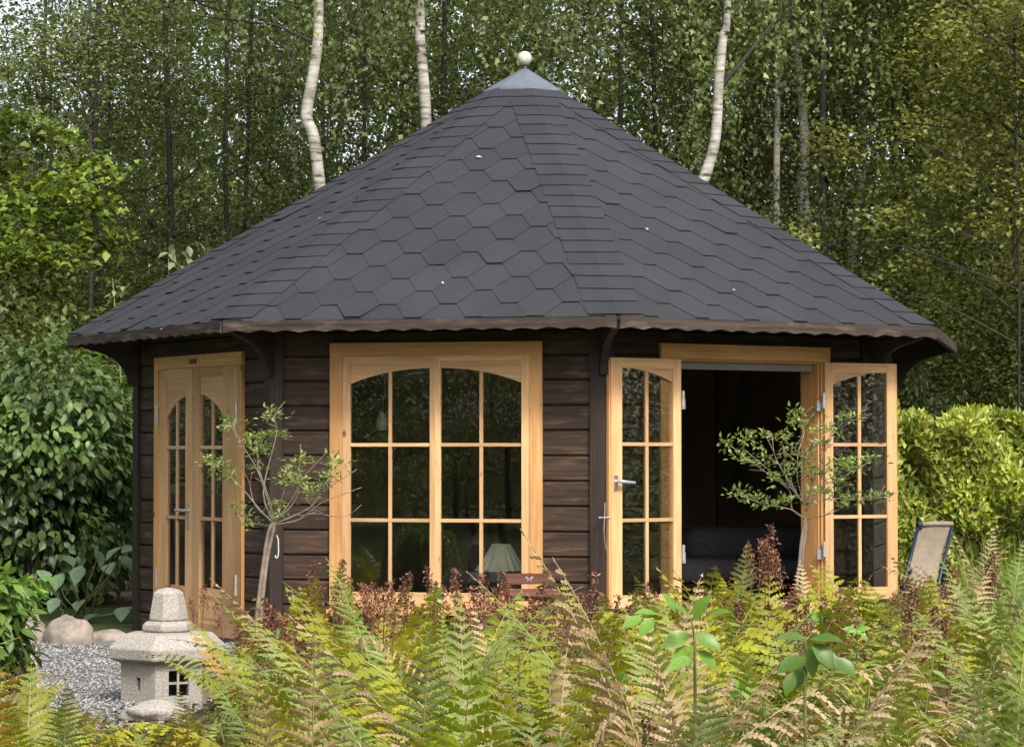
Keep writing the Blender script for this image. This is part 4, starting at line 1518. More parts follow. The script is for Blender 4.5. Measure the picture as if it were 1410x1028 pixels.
# ------------------------------------------------------------------ bushes near the pavilion
def bush(name, label, cat, blobs, mat, L, Wr, n, seed, face_parts=0, z_min=.05, shell=.75, detail=False, droop=.6):
    """leafy bush from ellipsoidal lobes (cx, cy, cz, rx, ry, rz) in world metres"""
    r = np.random.default_rng(seed)
    bx, by = blobs[0][0], blobs[0][1]
    t = thing(name, label, cat, (bx, by, 0))
    vol = np.array([q[3] * q[5] + q[3] * q[4] for q in blobs]); vol = vol / vol.sum()
    Bq = np.array(blobs)
    idx = r.choice(len(blobs), n, p=vol)
    d = rvec(n, r)
    rad = shell + (1.04 - shell) * r.uniform(0, 1, n) ** .7
    # uneven surface
    bumpk = 1 + .10 * np.sin(d[:, 0] * 9 + idx) * np.sin(d[:, 2] * 8 + idx * 2) + .06 * np.sin(d[:, 1] * 17 + d[:, 2] * 13)
    P = Bq[idx, :3] + d * Bq[idx, 3:] * (rad * bumpk)[:, None]
    P[:, 0] -= bx; P[:, 1] -= by
    k = P[:, 2] > z_min
    P, d = P[k], d[k]
    n = len(P)
    D = d * .7 + rvec(n, r) * .6; D[:, 2] -= droop
    Nn = d * .9 + np.array([0, 0, .6]) + rvec(n, r) * .45
    LL = L * r.uniform(.6, 1.2, n)
    WW = LL * Wr * r.uniform(.85, 1.15, n)
    b = MB()
    for q in blobs:
        for _ in range(3):
            e = Vector((q[0] - bx + rnd.uniform(-.3, .3) * q[3], q[1] - by + rnd.uniform(-.3, .3) * q[4], q[2] + q[5] * .6))
            b.tube([(rnd.uniform(-.15, .15), rnd.uniform(-.1, .1), 0), (e.x * .5, e.y * .5, e.z * .5), tuple(e)], [.022, .015, .005], 5)
    part('stem', b.mesh('stem', BARK, True), t)
    sel = np.zeros(n, bool)
    if face_parts:
        # the leaves that show largest: nearest to the camera on the outside
        sc__ = (P[:, 1]) + r.uniform(0, .35, n) - .0 * P[:, 2]
        sel[np.argsort(sc__)[:face_parts]] = True
    part('foliage', leaves('foliage', P[~sel], D[~sel], Nn[~sel], LL[~sel], WW[~sel], mat, detail=detail), t, kind='stuff')
    if face_parts:
        lm = leaves('leaf', np.zeros((1, 3)), np.array([[1., 0, 0]]), np.array([[0, 0, 1.]]), 1.0, Wr, mat, detail=True)
        for q in np.where(sel)[0]:
            dd = Vector(D[q]).normalized(); ss = Vector(Nn[q]).cross(dd).normalized(); nn = dd.cross(ss)
            M = Matrix.Identity(4); M.col[0][:3] = dd * LL[q]; M.col[1][:3] = ss * LL[q]; M.col[2][:3] = nn * LL[q]; M.col[3][:3] = P[q]
            part('leaf', lm, t, M)
    return t


bx = lambda px, Y: (px - 705) / F * Y
bush('lilac_bush', 'tall dense green bush with drooping leaves left of the pavilion', 'bush',
     [(bx(60, 18.4), 18.4, 1.35, .62, .5, .62), (bx(140, 18.7), 18.7, 1.15, .34, .4, .52), (bx(-20, 18.4), 18.4, 1.1, .6, .5, .62), (bx(20, 18.6), 18.6, .75, .75, .5, .8), (bx(130, 18.9), 18.9, .7, .35, .4, .7),
      (bx(-130, 18.5), 18.5, .9, .6, .5, 1.0)],
     LF_LILAC, .085, .62, 11000, 8, face_parts=200, detail=True)
bush('woodland_shrub', 'shadowed bush behind the drooping bush and the pavilion corner', 'shrub',
     [(bx(120, 20.6), 20.6, 1.0, .8, .5, 1.1), (bx(20, 20.8), 20.8, 1.2, .9, .5, 1.3), (bx(-90, 20.8), 20.8, 1.0, .9, .5, 1.3)],
     LF_DARK, .08, .6, 9000, 9)
# large pale leaves low by the pavilion (hosta-like)
t = thing('hosta', 'low plant with a few large round pale leaves beneath the dark bush', 'plant', gp(105, 16.9))
hl_ = leaves('leaf', np.zeros((1, 3)), np.array([[1., 0, 0]]), np.array([[0, 0, 1.]]), 1.0, .78, leaf_mat('hosta_leaf', [(0, (.10, .18, .10)), (1, (.24, .33, .20))], island=False, transl=.2), detail=True)
base = gp(105, 16.9)
for (hx, hy, sz_) in ((80, 800, .17), (108, 788, .15), (135, 765, .15), (160, 758, .17), (172, 772, .15), (150, 780, .14), (128, 848, .16), (168, 842, .14), (180, 838, .13), (75, 830, .13), (110, 830, .14), (95, 770, .12), (178, 755, .12), (60, 790, .14)):
    q = at(hx, hy, 16.8 + rnd.uniform(-.1, .3)) - base
    M = Matrix.Translation(q) @ Matrix.Rotation(rnd.uniform(-2.6, -.5), 4, 'Z') @ Matrix.Rotation(rnd.uniform(.1, .9), 4, 'Y') @ Matrix.Rotation(rnd.uniform(-.5, .5), 4, 'X') @ Matrix.Scale(sz_, 4) @ Matrix.Translation((-.4, 0, 0))
    part('leaf', hl_, t, M)
    b = MB(); b.tube([(rnd.uniform(-.1, .1), 0, 0), (q.x * .6, q.y * .6, q.z * .6), tuple(q)], [.005, .004, .003], 5)
    part('stalk', b.mesh('stalk', STEMG, True), t)
# bright leafy plant at the far left, nearer
bush('garden_shrub', 'bright green fresh-leaved shrub at the lower left edge', 'shrub',
     [(bx(2, 11.0), 11.0, .42, .13, .15, .22), (bx(22, 11.1), 11.1, .30, .10, .12, .20), (bx(-30, 11.0), 11.0, .34, .18, .15, .30), (bx(50, 11.2), 11.2, .56, .05, .05, .05), (bx(32, 11.1), 11.1, .50, .07, .07, .08)],
     LF_FARLEFT, .075, .45, 1100, 18, face_parts=120, detail=True, shell=.3)
# clipped laurel hedge at the right
r = np.random.default_rng(31)
n = 26000
hx0, hx1, hy0, hy1, hz = bx(1215, 21.3), bx(1700, 21.3), 21.0, 22.2, at(1300, 578, 21.0).z
sel = r.uniform(0, 1, n)
x = r.uniform(hx0, hx1, n); y = np.where(sel < .6, hy0 + np.abs(r.normal(size=n)) * .10, r.uniform(hy0, hy1, n)); z = np.where(sel < .6, r.uniform(.02, 1, n) * hz, hz - np.abs(r.normal(size=n)) * .07)
y = y + .16 * np.sin(x * 4.2) * np.sin(z * 5 + x) + .06 * np.sin(x * 13 + z * 9); z = z + .05 * np.sin(x * 5) + .04 * np.sin(x * 11 + 2) + .05 * np.sin(x * 15 + 1) * (sel > .6)
side = r.uniform(0, 1, n) < .1
x = np.where(side, hx0 + np.abs(r.normal(size=n)) * .06, x); 
nrm = np.where((sel < .6)[:, None], np.array([0, -1, .5]), np.array([0, -.3, 1]))
base = Vector((hx0, hy0, 0))
t = thing('laurel_hedge', 'clipped yellow-green laurel hedge right of the pavilion', 'hedge', base)
P = np.stack([x - hx0, y - hy0, z], 1)
D = rvec(n, r) * .8 + nrm * .35 + np.array([0, 0, .55])
part('foliage', leaves('foliage', P, D, nrm + rvec(n, r) * .8, .085 * r.uniform(.5, 1.2, n), .034 * r.uniform(.8, 1.2, n), LF_LAUREL), t, kind='stuff')
b = MB()
for k in range(14):
    xx = k * (hx1 - hx0) / 13
    b.tube([(xx, .5, 0), (xx + .1, .5, hz * .5), (xx, .45, hz * .9)], [.03, .02, .008], 5)
part('stem', b.mesh('stem', BARK, True), t)
bush('woodland_shrub', 'sunlit loose bush in front of the dark wood just above the hedge', 'shrub',
     [(bx(1278, 24), 24, at(1278, 560, 24).z - .15, .22, .2, .3), (bx(1262, 24), 24, at(1262, 510, 24).z - .12, .14, .15, .2), (bx(1300, 24.2), 24.2, at(1300, 540, 24).z - .2, .16, .2, .16)],
     leaf_mat('sunlit_leaf', [(0, (.06, .10, .03)), (1, (.20, .24, .10))]), .065, .5, 700, 19, shell=.2)

# trees and hedges beside and behind the viewer (they show in the glass)
for k, (x_, y_, kd, s) in enumerate([(-6.3, 1.0, 'o', .8), (-8.8, -2.5, 'g', .9), (-7.6, 4.0, 'b', .8), (-10, -9, 'g', 1), (-7, -13, 'o', 1.1), (-14, -5, 'g', 1.2), (-4, -12, 'g', 1.1), (-1, -14, 'o', 1), (3, -13, 'g', 1.1), (7, -12, 'o', 1.1), (-18, 0, 'o', 1.1),
                                   (-13, 17, 'o', 1.05), (-10, 21, 'o', 1.0), (-16, 13, 'b', 1.1), (-11, 25, 'g', 1.0), (-15, 23, 'g', 1.1), (11, -9, 'g', 1.1), (13, 3, 'o', 1.1), (19, 9, 'g', 1.0), (22, 14, 'o', 1.1), (24, 20, 'g', 1.1), (18, 4, 'o', 1.0)]):
    nm, cr, tr, lab, gr = kinds[kd]
    t = thing(nm, 'garden tree standing around the lawn outside the view', 'tree', (x_, y_, 0), rnd.uniform(0, 6), 'trees around the lawn')
    S = Matrix.Diagonal((s, s, s * .9, 1))
    part('trunk', tr[k % len(tr)], t, S); part('crown', cr[k % len(cr)], t, S)
for k in range(16):
    x_ = -16 + k * 1.9
    t = thing('woodland_shrub', 'tall garden shrub closing the lawn outside the view', 'shrub', (x_, -7.5 - (k % 3) + .15 * abs(x_), 0), k, 'shrubs around the lawn')
    S = Matrix.Diagonal((1, 1, .8, 1))
    part('trunk', TR_D[0], t, Matrix.Diagonal((.6, .6, .3, 1))); part('crown', CR_L[k % 2], t, S)


for k in range(9):  # unseen shrubs, added so the open sash panes reflect dark leaves
    t = thing('woodland_shrub', 'added unseen shrub right of the lawn that darkens the sash reflections', 'shrub', (8.2 + .5 * (k % 2), 5 + k * 1.5, 0), k, 'added shrubs right of the lawn')
    S = Matrix.Diagonal((.9, .9, .95, 1))
    part('trunk', TR_D[0], t, Matrix.Diagonal((.6, .6, .3, 1))); part('crown', CR_L[k % 2], t, S)


# ------------------------------------------------------------------ the two small standard trees
def curve(pts, k=4):
    out = []
    for i in range(len(pts) - 1):
        p0, p1, p2, p3 = pts[max(0, i - 1)], pts[i], pts[i + 1], pts[min(len(pts) - 1, i + 2)]
        for s in range(k):
            q = s / k
            out.append(.5 * ((2 * p1) + (p2 - p0) * q + (2 * p0 - 5 * p1 + 4 * p2 - p3) * q * q + (3 * p1 - p0 - 3 * p2 + p3) * q ** 3))
    out.append(pts[-1])
    return out


# rosette of small leaves
def rosette(seed, n=13, L=.031, R_=.026):
    r = np.random.default_rng(seed)
    P = r.normal(size=(n, 3)) * R_ * np.array([1, 1, .55])
    D = unit(P + 1e-3) * .8 + rvec(n, r) * .5 + np.array([0, 0, .2])
    return leaves('leaf_cluster', P, D, rvec(n, r) * .5 + np.array([0, -.3, 1]), L * r.uniform(.7, 1.2, n), L * .5, LF_SHRUB)


ROS = [rosette(k) for k in range(5)]


def small_tree(label, Y, conv, stems, branches, clusters, r_stem, per=3):
    base = gp(conv(*stems[0][0])[0], Y)
    t = thing('small_tree', label, 'tree', base)
    rr = random.Random(int(Y * 10))
    b = MB()
    for st in stems:
        pts = [at(*conv(*q), Y) - base for q in st]
        pts.insert(0, Vector((pts[0].x, pts[0].y, -.02)))
        c = curve(pts)
        b.tube(c, [r_stem * (1 - .25 * i / len(c)) for i in range(len(c))], 7)
    part('trunk', b.mesh('trunk', TWIG, True), t)
    for br in branches:
        dy = rr.uniform(-.22, .22)
        m = len(br) - 1
        pts = [at(*conv(*q), Y + dy * i / m) - base for i, q in enumerate(br)]
        c = curve(pts)
        b = MB(); b.tube(c, [max(.0022, r_stem * .42 * (1 - .85 * i / len(c))) for i in range(len(c))], 6)
        # side twigs
        for _ in range(3):
            i = rr.randrange(len(c) // 3, len(c))
            d = Vector((rr.uniform(-.07, .07), rr.uniform(-.06, .06), rr.uniform(.0, .08)))
            b.tube([c[i], c[i] + d * .6, c[i] + d], [.003, .0022, .0015], 4)
        part('branch', b.mesh('branch', TWIG, True), t)
    for (cx_, cy_) in clusters:
        for _ in range(per):
            q = at(*conv(cx_ + rr.uniform(-14, 14), cy_ + rr.uniform(-10, 10)), Y + rr.uniform(-.15, .15)) - base
            M = Matrix.Translation(q) @ Matrix.Rotation(rr.uniform(0, 6.28), 4, 'Z') @ Matrix.Scale(rr.uniform(.75, 1.15), 4)
            part('leaf_cluster', ROS[rr.randrange(5)], t, M)
    return t


cv1 = lambda x, y: (280 + x * .3112, 540 + y * .3112)
small_tree('small bare-limbed standard tree with sparse leaves between the door and the big window', 13.3, cv1,
           [[(230, 1060), (240, 960), (262, 780), (288, 620), (312, 575)], [(255, 1000), (268, 850), (285, 720), (308, 620), (318, 575)]],
           [[(315, 580), (260, 530), (150, 400), (60, 340)], [(315, 580), (250, 370), (190, 260), (110, 130)], [(312, 575), (265, 440), (320, 200), (318, 130), (295, 90)],
            [(318, 575), (400, 460), (430, 390), (550, 260)], [(320, 580), (470, 510), (530, 440), (680, 340)], [(320, 585), (430, 560), (520, 490), (700, 420)],
            [(430, 560), (480, 535), (600, 550), (650, 540)], [(312, 575), (230, 500), (200, 390), (165, 330)], [(315, 590), (250, 585), (200, 570), (150, 520)],
            [(330, 560), (410, 470), (425, 340), (430, 230)], [(318, 570), (345, 480), (365, 400), (372, 370)], [(530, 440), (548, 400), (560, 320)], [(315, 575), (290, 470), (245, 330), (240, 230)]],
           [(110, 130), (135, 150), (200, 210), (240, 200), (290, 190), (330, 185), (310, 110), (300, 90), (250, 270), (215, 240), (50, 310), (80, 320), (20, 290), (120, 370), (160, 510), (190, 560), (220, 580), (400, 340), (370, 370), (390, 395),
            (430, 300), (440, 400), (490, 430), (470, 445), (560, 360), (590, 320), (540, 390), (330, 500), (340, 530), (230, 340), (60, 345), (270, 240), (555, 300)], .0125)
# cord with a hook tied to the left small tree
q0 = at(381, 742, 13.2)
b = MB(); b.tube([(0, 0, .02), (.008, 0, 0), (.010, 0, -.06), (.008, 0, -.088)], .0028, 5)
b.tube([(.008, 0, -.088), (.0, 0, -.098), (-.008, 0, -.09), (-.004, 0, -.082)], .0028, 5)
o = part('plastic_tie', b.mesh('plastic_tie', WHITE), None, Matrix.Translation(q0))
tag(o, 'small white hook tie hanging on the trunk of the left small tree', 'tie')
cv2 = lambda x, y: (960 + x * .2725, 540 + y * .2725)
small_tree('small standard tree with spreading leafy branches in front of the open window', 12.4, cv2,
           [[(505, 980), (515, 880), (528, 740), (548, 640)], [(530, 960), (535, 800), (548, 700), (550, 630)]],
           [[(545, 640), (480, 590), (475, 520), (440, 470), (300, 370), (170, 270)], [(545, 640), (470, 590), (330, 560), (190, 510)], [(530, 560), (500, 510), (430, 450), (240, 290)],
            [(550, 600), (505, 430), (505, 300), (440, 250)], [(545, 560), (540, 330), (600, 270)], [(550, 640), (680, 610), (760, 560)], [(555, 570), (640, 470), (730, 430), (880, 345)],
            [(555, 560), (660, 540), (800, 530), (940, 530)], [(550, 570), (600, 420), (700, 190), (790, 140)], [(505, 510), (400, 340), (380, 230)], [(510, 300), (540, 200), (505, 120)],
            [(550, 600), (620, 460), (640, 330), (650, 260)], [(540, 560), (450, 440), (455, 320), (560, 330)]],
           [(150, 255), (205, 320), (250, 350), (225, 230), (260, 225), (300, 260), (350, 205), (400, 230), (430, 220), (460, 250), (500, 100), (530, 110), (490, 170), (520, 150), (410, 440), (380, 430), (610, 190), (650, 190), (720, 195), (740, 120),
            (800, 125), (620, 260), (580, 300), (520, 340), (560, 340), (600, 420), (640, 380), (680, 400), (710, 360), (750, 350), (780, 330), (800, 390), (820, 370), (860, 340), (900, 345), (190, 510), (240, 520), (280, 530), (310, 545), (350, 570), (390, 570),
            (440, 540), (470, 545), (580, 510), (620, 500), (650, 500), (690, 510), (730, 560), (780, 540), (830, 520), (880, 540), (940, 530), (740, 460), (700, 450), (560, 390), (455, 320), (470, 400), (330, 350), (370, 370)], .0095, per=2)
# ------------------------------------------------------------------ fern fronds
FERN_YC = leaf_mat('fern_lime', [(0, (.11, .19, .02)), (.5, (.18, .27, .03)), (1, (.28, .34, .06))], island=False, clump=5, transl=.4, lo=.75)


def frond_mesh(name, L=.75, Wd=.13, npair=24, lobes=10, th0=.12, th1=1.1, fwd=.45, comb=True, seed=1, curl=0.0, lobe_w=.016, s0=.14):
    r = random.Random(seed)
    V, Q, MI = [], [], []
    n = 26
    pts, T = [], []
    p = np.array([0., 0, 0]); bend = r.uniform(-.15, .15)
    for i in range(n + 1):
        s = i / n
        th = th0 + th1 * s ** 1.8
        t = np.array([math.sin(th), bend * s, math.cos(th)]); t /= np.linalg.norm(t)
        pts.append(p.copy()); T.append(t)
        p = p + t * L / n
    pts, T = np.array(pts), np.array(T)

    def samp(s):
        f = min(s * n, n - 1e-6); i = int(f); q = f - i
        return pts[i] * (1 - q) + pts[i + 1] * q, T[i] * (1 - q) + T[i + 1] * q

    # rib: thin 3-sided strip
    for i in range(n):
        for sgn in (0,):
            w0, w1 = .0032 * (1 - i / n * .85), .0032 * (1 - (i + 1) / n * .85)
            a, c = pts[i], pts[i + 1]
            b0 = len(V)
            t = T[i]; sd_ = np.array([0, 1., 0]); nn = np.cross(t, sd_)
            for (pp, ww) in ((a, w0), (c, w1)):
                V += [pp + sd_ * ww + nn * .0, pp - sd_ * ww, pp - nn * ww * 1.5, pp + nn * ww * .8]
            for (x, y) in ((0, 3), (3, 1), (1, 2), (2, 0)):
                Q.append((b0 + x, b0 + y, b0 + 4 + y, b0 + 4 + x)); MI.append(1)
    for k in range(npair):
        u = (k + .5) / npair
        s = s0 + (1 - s0) * u ** .92
        prof = min(1, .35 + u / .3) if u < .25 else 1
        ln = Wd * prof * (max(0.02, 1 - ((u - .2) / .8) ** 1.6 if u > .2 else 1))
        ln *= r.uniform(.88, 1.06)
        c, t = samp(s)
        sd_ = np.array([0, 1., 0]); nn = np.cross(t, sd_)
        if nn[2] < 0: nn = -nn
        for sg in (-1, 1):
            c2, _ = samp(min(.999, s + (.004 if sg > 0 else 0)))
            f = fwd + .25 * u + r.uniform(-.07, .07)
            d = sd_ * sg * math.cos(f) + t * math.sin(f) + nn * r.uniform(-.12, .14)
            d /= np.linalg.norm(d)
            wv = np.cross(nn, d) ; wv /= np.linalg.norm(wv)      # across the pinna
            if np.dot(wv, t) < 0: wv = -wv
            m = max(3, int(lobes * (ln / Wd) + 1))
            dr = r.uniform(.1, .35) + curl
            tw = r.uniform(-.3, .3) + curl * r.uniform(-2, 2)
            wv = wv * math.cos(tw) + nn * math.sin(tw)
            lw = lobe_w * (.65 + .35 * ln / Wd)

            def pc(q):
                return c2 + d * ln * q - nn * ln * dr * q * q + np.array([0, 0, -1.]) * ln * curl * q * q * .6
            for j in range(m):
                q0, q1 = j / m, (j + 1) / m
                env = (1 - .82 * q0 ** 1.5) * (1 if comb else (.55 + .9 * math.sin(math.pi * min(1, q0 * .9 + .1))))
                for sw in (-1, 1):
                    o_ = pc(min(1, q0 + .35 / m + .35 * lw / ln)); o2 = pc(min(1.02, q0 + .85 / m + .5 * lw / ln))
                    hw = lw * env * r.uniform(.85, 1.1)
                    lift = nn * hw * .18
                    b0 = len(V)
                    V += [pc(q0), o_ + wv * sw * hw * .92 + lift, o2 + wv * sw * hw * .8 + lift, pc(q1)]
                    Q.append((b0, b0 + 1, b0 + 2, b0 + 3) if sw > 0 else (b0 + 3, b0 + 2, b0 + 1, b0)); MI.append(0)
    return np_mesh(name, np.array(V), np.array(Q), [FERN_G, RACHIS], mi=np.array(MI))


FR = {
    'comb': [frond_mesh('frond', .72, .105, 30, 13, .10, a, .38, True, 10 + k, lobe_w=.0085) for k, a in enumerate((.5, .9, 1.3, 1.7))] + [frond_mesh('frond', .70, .10, 27, 12, .15, 1.5, .5, True, 50 + k, curl=cu, lobe_w=.009) for k, cu in enumerate((.15, .28))],
    'lobed': [frond_mesh('frond', .60, .115, 14, 8, .12, a, .50, False, 20 + k, lobe_w=.0125, s0=.30, curl=.06 + .08 * k) for k, a in enumerate((.5, 1.0, 1.5))],
    'dry': [frond_mesh('frond', .68, .11, 26, 11, .08, a, .45, True, 30 + k, curl=cu, lobe_w=.0085) for k, (a, cu) in enumerate(((.4, .12), (1.0, .4), (1.6, .6), (2.2, .9)))],
}
SPEC = {
    'green': ('comb', [FERN_G]), 'pale': ('comb', [FERN_P]), 'yellow': ('lobed', [FERN_Y]), 'ochre': ('lobed', [FERN_O, FERN_Y]), 'beige': ('dry', [FERN_B]), 'olive': ('comb', [FERN_Y, FERN_G, FERN_YC]),
}


def fern(x, y, kind, scale, nf, label, group=None, lean=None, rz=None, z=0.0, spread=1.0):
    mesh_k, mats = SPEC[kind]
    t = thing('fern', label, 'fern', (x, y, z), rnd.uniform(0, 6.28) if rz is None else rz, group)
    for k in range(nf):
        a = k * 2.39996 + rnd.uniform(-.4, .4)
        if nf == 1: a = 0
        m = FR[mesh_k][rnd.randrange(len(FR[mesh_k]))]
        tilt = (lean if lean is not None else rnd.uniform(.05, .55) * spread)
        s = scale * rnd.uniform(.72, 1.08)
        lat = .68 if y < 6.6 else (.82 if y < 8 else 1.0)
        M = Matrix.Rotation(a, 4, 'Z') @ Matrix.Translation((.02, 0, 0)) @ Matrix.Rotation(tilt, 4, 'Y') @ Matrix.Rotation(rnd.uniform(-.35, .35), 4, 'Z') @ Matrix.Diagonal((s, s * lat, s, 1))
        part('frond', m, t, M, mats[rnd.randrange(len(mats))])
    return t


# density map of the bed: nearer rows are lower in the picture
GL = {'green': 'green comb-leaved fern in the dense mixed fern bed before the pavilion', 'pale': 'pale grey-green fern in the dense mixed fern bed before the pavilion',
      'yellow': 'yellow-green lobed fern in the dense mixed fern bed before the pavilion', 'ochre': 'ochre turning fern in the dense mixed fern bed before the pavilion',
      'beige': 'withered beige fern in the dense mixed fern bed before the pavilion', 'olive': 'olive and yellow fern in the dense mixed fern bed before the pavilion'}
GA = {'green': 'green comb-leaved fern', 'pale': 'pale grey-green fern', 'yellow': 'yellow-green lobed fern', 'ochre': 'ochre turning fern', 'beige': 'withered beige fern', 'olive': 'olive yellow fern'}
GG = {k: k + ' ferns in the bed' for k in GL}


def top_limit(px):
    """height (photo row) that the fern tops reach at this column"""
    pts = [(-60, 900), (60, 905), (120, 935), (160, 975), (230, 985), (285, 975), (300, 945), (345, 860), (420, 815), (560, 805), (640, 815), (685, 834), (775, 834), (810, 808), (860, 800), (980, 790), (1100, 800), (1250, 790), (1330, 770), (1480, 760)]
    for (a, ya), (c, yc) in zip(pts, pts[1:]):
        if a <= px <= c: return ya + (yc - ya) * (px - a) / (c - a)
    return 800


cells = []
Y = 5.1
while Y < 11.6:
    step = .24 + .016 * Y
    hw = .225 * Y + .35
    X = -hw
    while X < hw:
        cells.append((X + rnd.uniform(-.4, .4) * step, Y + rnd.uniform(-.4, .4) * step))
        X += step
    Y += step
nfern = 0
for (X, Y) in cells:
    px = 705 + F * X / Y
    sp = (.13 if px > 330 else .09) * F / Y
    lim = max(top_limit(px - sp), top_limit(px), top_limit(px + sp)) - 4
    hmax = CAMZ - (lim - 624) * Y / F        # tallest plant allowed here
    if hmax < .14: continue
    hh = min(hmax * rnd.uniform(.80, 1.02), rnd.uniform(.62, .86))
    if px > 1300: kd = rnd.choice(['olive', 'green', 'pale', 'olive', 'yellow', 'beige'])
    else: kd = rnd.choices(['green', 'pale', 'yellow', 'ochre', 'beige', 'olive'], [4.2, 2.6, 5.6, 2.4 if Y > 7 else .25, 2.8, 3.6])[0]
    top_of = {'comb': .66, 'lobed': .55, 'dry': .62}[SPEC[kd][0]]
    near = [w_ for a, c, w_ in ((-2000, 130, 'before the gravel'), (130, 330, 'around the stone lantern'), (330, 450, 'below the left small tree'), (450, 600, 'below the left half of the big window'), (600, 700, 'below the lampshade'),
            (700, 820, 'below the red-brown chair'), (820, 940, 'below the left open sash'), (940, 1080, 'below the dark opening'), (1080, 1250, 'below the right open sash'), (1250, 4000, 'below the garden chair')) if a <= px < c][0]
    row = 'in the front row' if Y < 5.6 else ('in the second row' if Y < 7 else ('in the middle rows' if Y < 9 else 'in the back row'))
    fern(X, Y, kd, hh / top_of * (1.17 if px > 380 else .99), rnd.randrange(8, 11), GA[kd] + ' ' + row + ' ' + near, GG[kd])
    nfern += 1
print('ferns', nfern)

# individually placed fronds -------------------------------------------------
def hero(px, py_top, Y, kind, size_px, label, faceaz=0.0, lean=.1, nf=1, variant=0):
    """one upright frond whose tip reaches (px, py_top)"""
    p = at(px, py_top, Y)
    L0 = {'comb': .70, 'lobed': .585, 'dry': .66}[SPEC[kind][0]]
    s = max(p.z + .02, .25) / L0
    wanted = size_px * Y / F
    t = thing('fern', label, 'fern', (p.x, Y, 0), 0)
    m = FR[SPEC[kind][0]][variant]
    # frond arches towards +X locally; turn so that its face looks at the viewer
    M = Matrix.Rotation(R(-90) + faceaz, 4, 'Z') @ Matrix.Rotation(lean, 4, 'Y') @ Matrix.Diagonal((s, max(s, wanted / .2), s, 1))
    part('frond', m, t, M, SPEC[kind][1][0])
    for k in range(nf - 1):
        M = Matrix.Rotation(R(-90) + rnd.uniform(-1.6, 1.6), 4, 'Z') @ Matrix.Rotation(rnd.uniform(.2, .7), 4, 'Y') @ Matrix.Scale(s * rnd.uniform(.7, .9), 4)
        part('frond', FR[SPEC[kind][0]][rnd.randrange(len(FR[SPEC[kind][0]]))], t, M, SPEC[kind][1][0])
    return t


hero(400, 782, 9.4, 'yellow', 90, 'tall bright yellow fern plume right of the left small tree', .3, .05, 5)
hero(470, 835, 6.0, 'yellow', 110, 'yellow fern leaning beside the tall yellow plume', -.5, .15, 4)
hero(428, 872, 4.95, 'beige', 170, 'large upright withered beige frond right of the stone lantern', .1, .0, 3)
hero(395, 905, 5.5, 'beige', 120, 'smaller withered beige frond just left of the large beige one', -.3, .05, 3)
hero(572, 850, 5.2, 'pale', 130, 'upright pale green frond below the big window', .15, .0, 4)
hero(622, 888, 5.0, 'yellow', 130, 'bright lime-yellow lobed frond left of the bed centre', 0, .05, 4)
hero(885, 880, 4.95, 'pale', 170, 'large pale green frond leaning right, below the left open sash', .45, .12, 3)
hero(990, 905, 5.2, 'pale', 110, 'pale frond beside the dark gap in the fern bed', -.2, .1, 3)
hero(1012, 742, 9.6, 'pale', 75, 'narrow pale green frond standing before the dark opening', .1, .0, 3)
hero(960, 768, 9.2, 'yellow', 80, 'mustard yellow fern before the left edge of the dark opening', 0, .05, 4)
hero(912, 965, 4.8, 'yellow', 150, 'low wide lime-yellow fern at the bottom of the bed', .2, .15, 5)
hero(1345, 915, 4.95, 'pale', 150, 'large silvery green frond near the lower right corner', -.2, .05, 3)
hero(1165, 868, 6.6, 'olive', 110, 'olive frond with curled tips right of the broad-leaved sapling', .2, .2, 3)
hero(1110, 950, 5.6, 'ochre', 95, 'ochre lobed fern low in the bed below the right small tree', -.2, .1, 5)
hero(1245, 860, 6.8, 'beige', 120, 'withered pinkish beige fern in the right part of the bed', .3, .25, 5)
hero(85, 925, 6.4, 'pale', 130, 'pale frond in front of the gravel at the lower left', .2, .1, 4)
hero(55, 945, 6.0, 'olive', 120, 'olive frond in the lower left corner', -.2, .1, 5)
hero(800, 880, 6.2, 'green', 120, 'deep green frond left of the large pale frond', -.4, .25, 4)
hero(730, 862, 7.2, 'green', 100, 'green arching fern beneath the red-brown chair', .5, .3, 5)
hero(690, 850, 8.0, 'olive', 90, 'olive fern standing in front of the red-brown chair', .2, .15, 4)
hero(545, 955, 5.3, 'ochre', 95, 'orange-ochre fern at the bottom left of the bed centre', .1, .2, 5)
hero(680, 960, 5.3, 'ochre', 95, 'golden ochre fern at the bottom centre of the bed', .1, .2, 5)
hero(250, 965, 6.2, 'ochre', 90, 'ochre fern tip just before the stone lantern', 0, .1, 4)
hero(215, 950, 6.6, 'pale', 80, 'small grey-green frond crossing the lower body of the stone lantern', .3, .2, 4)
hero(285, 930, 7.2, 'olive', 90, 'olive frond rising just right of the stone lantern', -.3, .15, 5)
hero(140, 965, 6.2, 'yellow', 90, 'yellow-green fern left of the lantern foot before the gravel', .2, .2, 5)
hero(180, 985, 5.8, 'ochre', 90, 'ochre fern low at the left of the lantern foot', 0, .15, 4)
hero(1260, 800, 9.0, 'pale', 90, 'grey-green fern spreading below the right open sash', .4, .35, 5)


# ------------------------------------------------------------------ rusty seed plumes
def plume_mesh(seed, H=.22, R_=.05, n=170):
    r = np.random.default_rng(seed)
    z = r.uniform(0, 1, n)
    an = r.uniform(0, 6.28, n); rad = R_ * (1 - z * .75) * r.uniform(.2, 1, n) ** .5
    lob = 1 + .5 * np.sin(an * 3 + seed + z * 9)
    P = np.stack([rad * lob * np.cos(an), rad * lob * np.sin(an), z * H], 1)
    D = rvec(n, r) + np.array([0, 0, -.3])
    LL = r.uniform(.012, .026, n)
    return leaves('seed_head', P, D, rvec(n, r), LL, LL * .45, RUST, fold=.5)


PL = [plume_mesh(k) for k in range(5)]


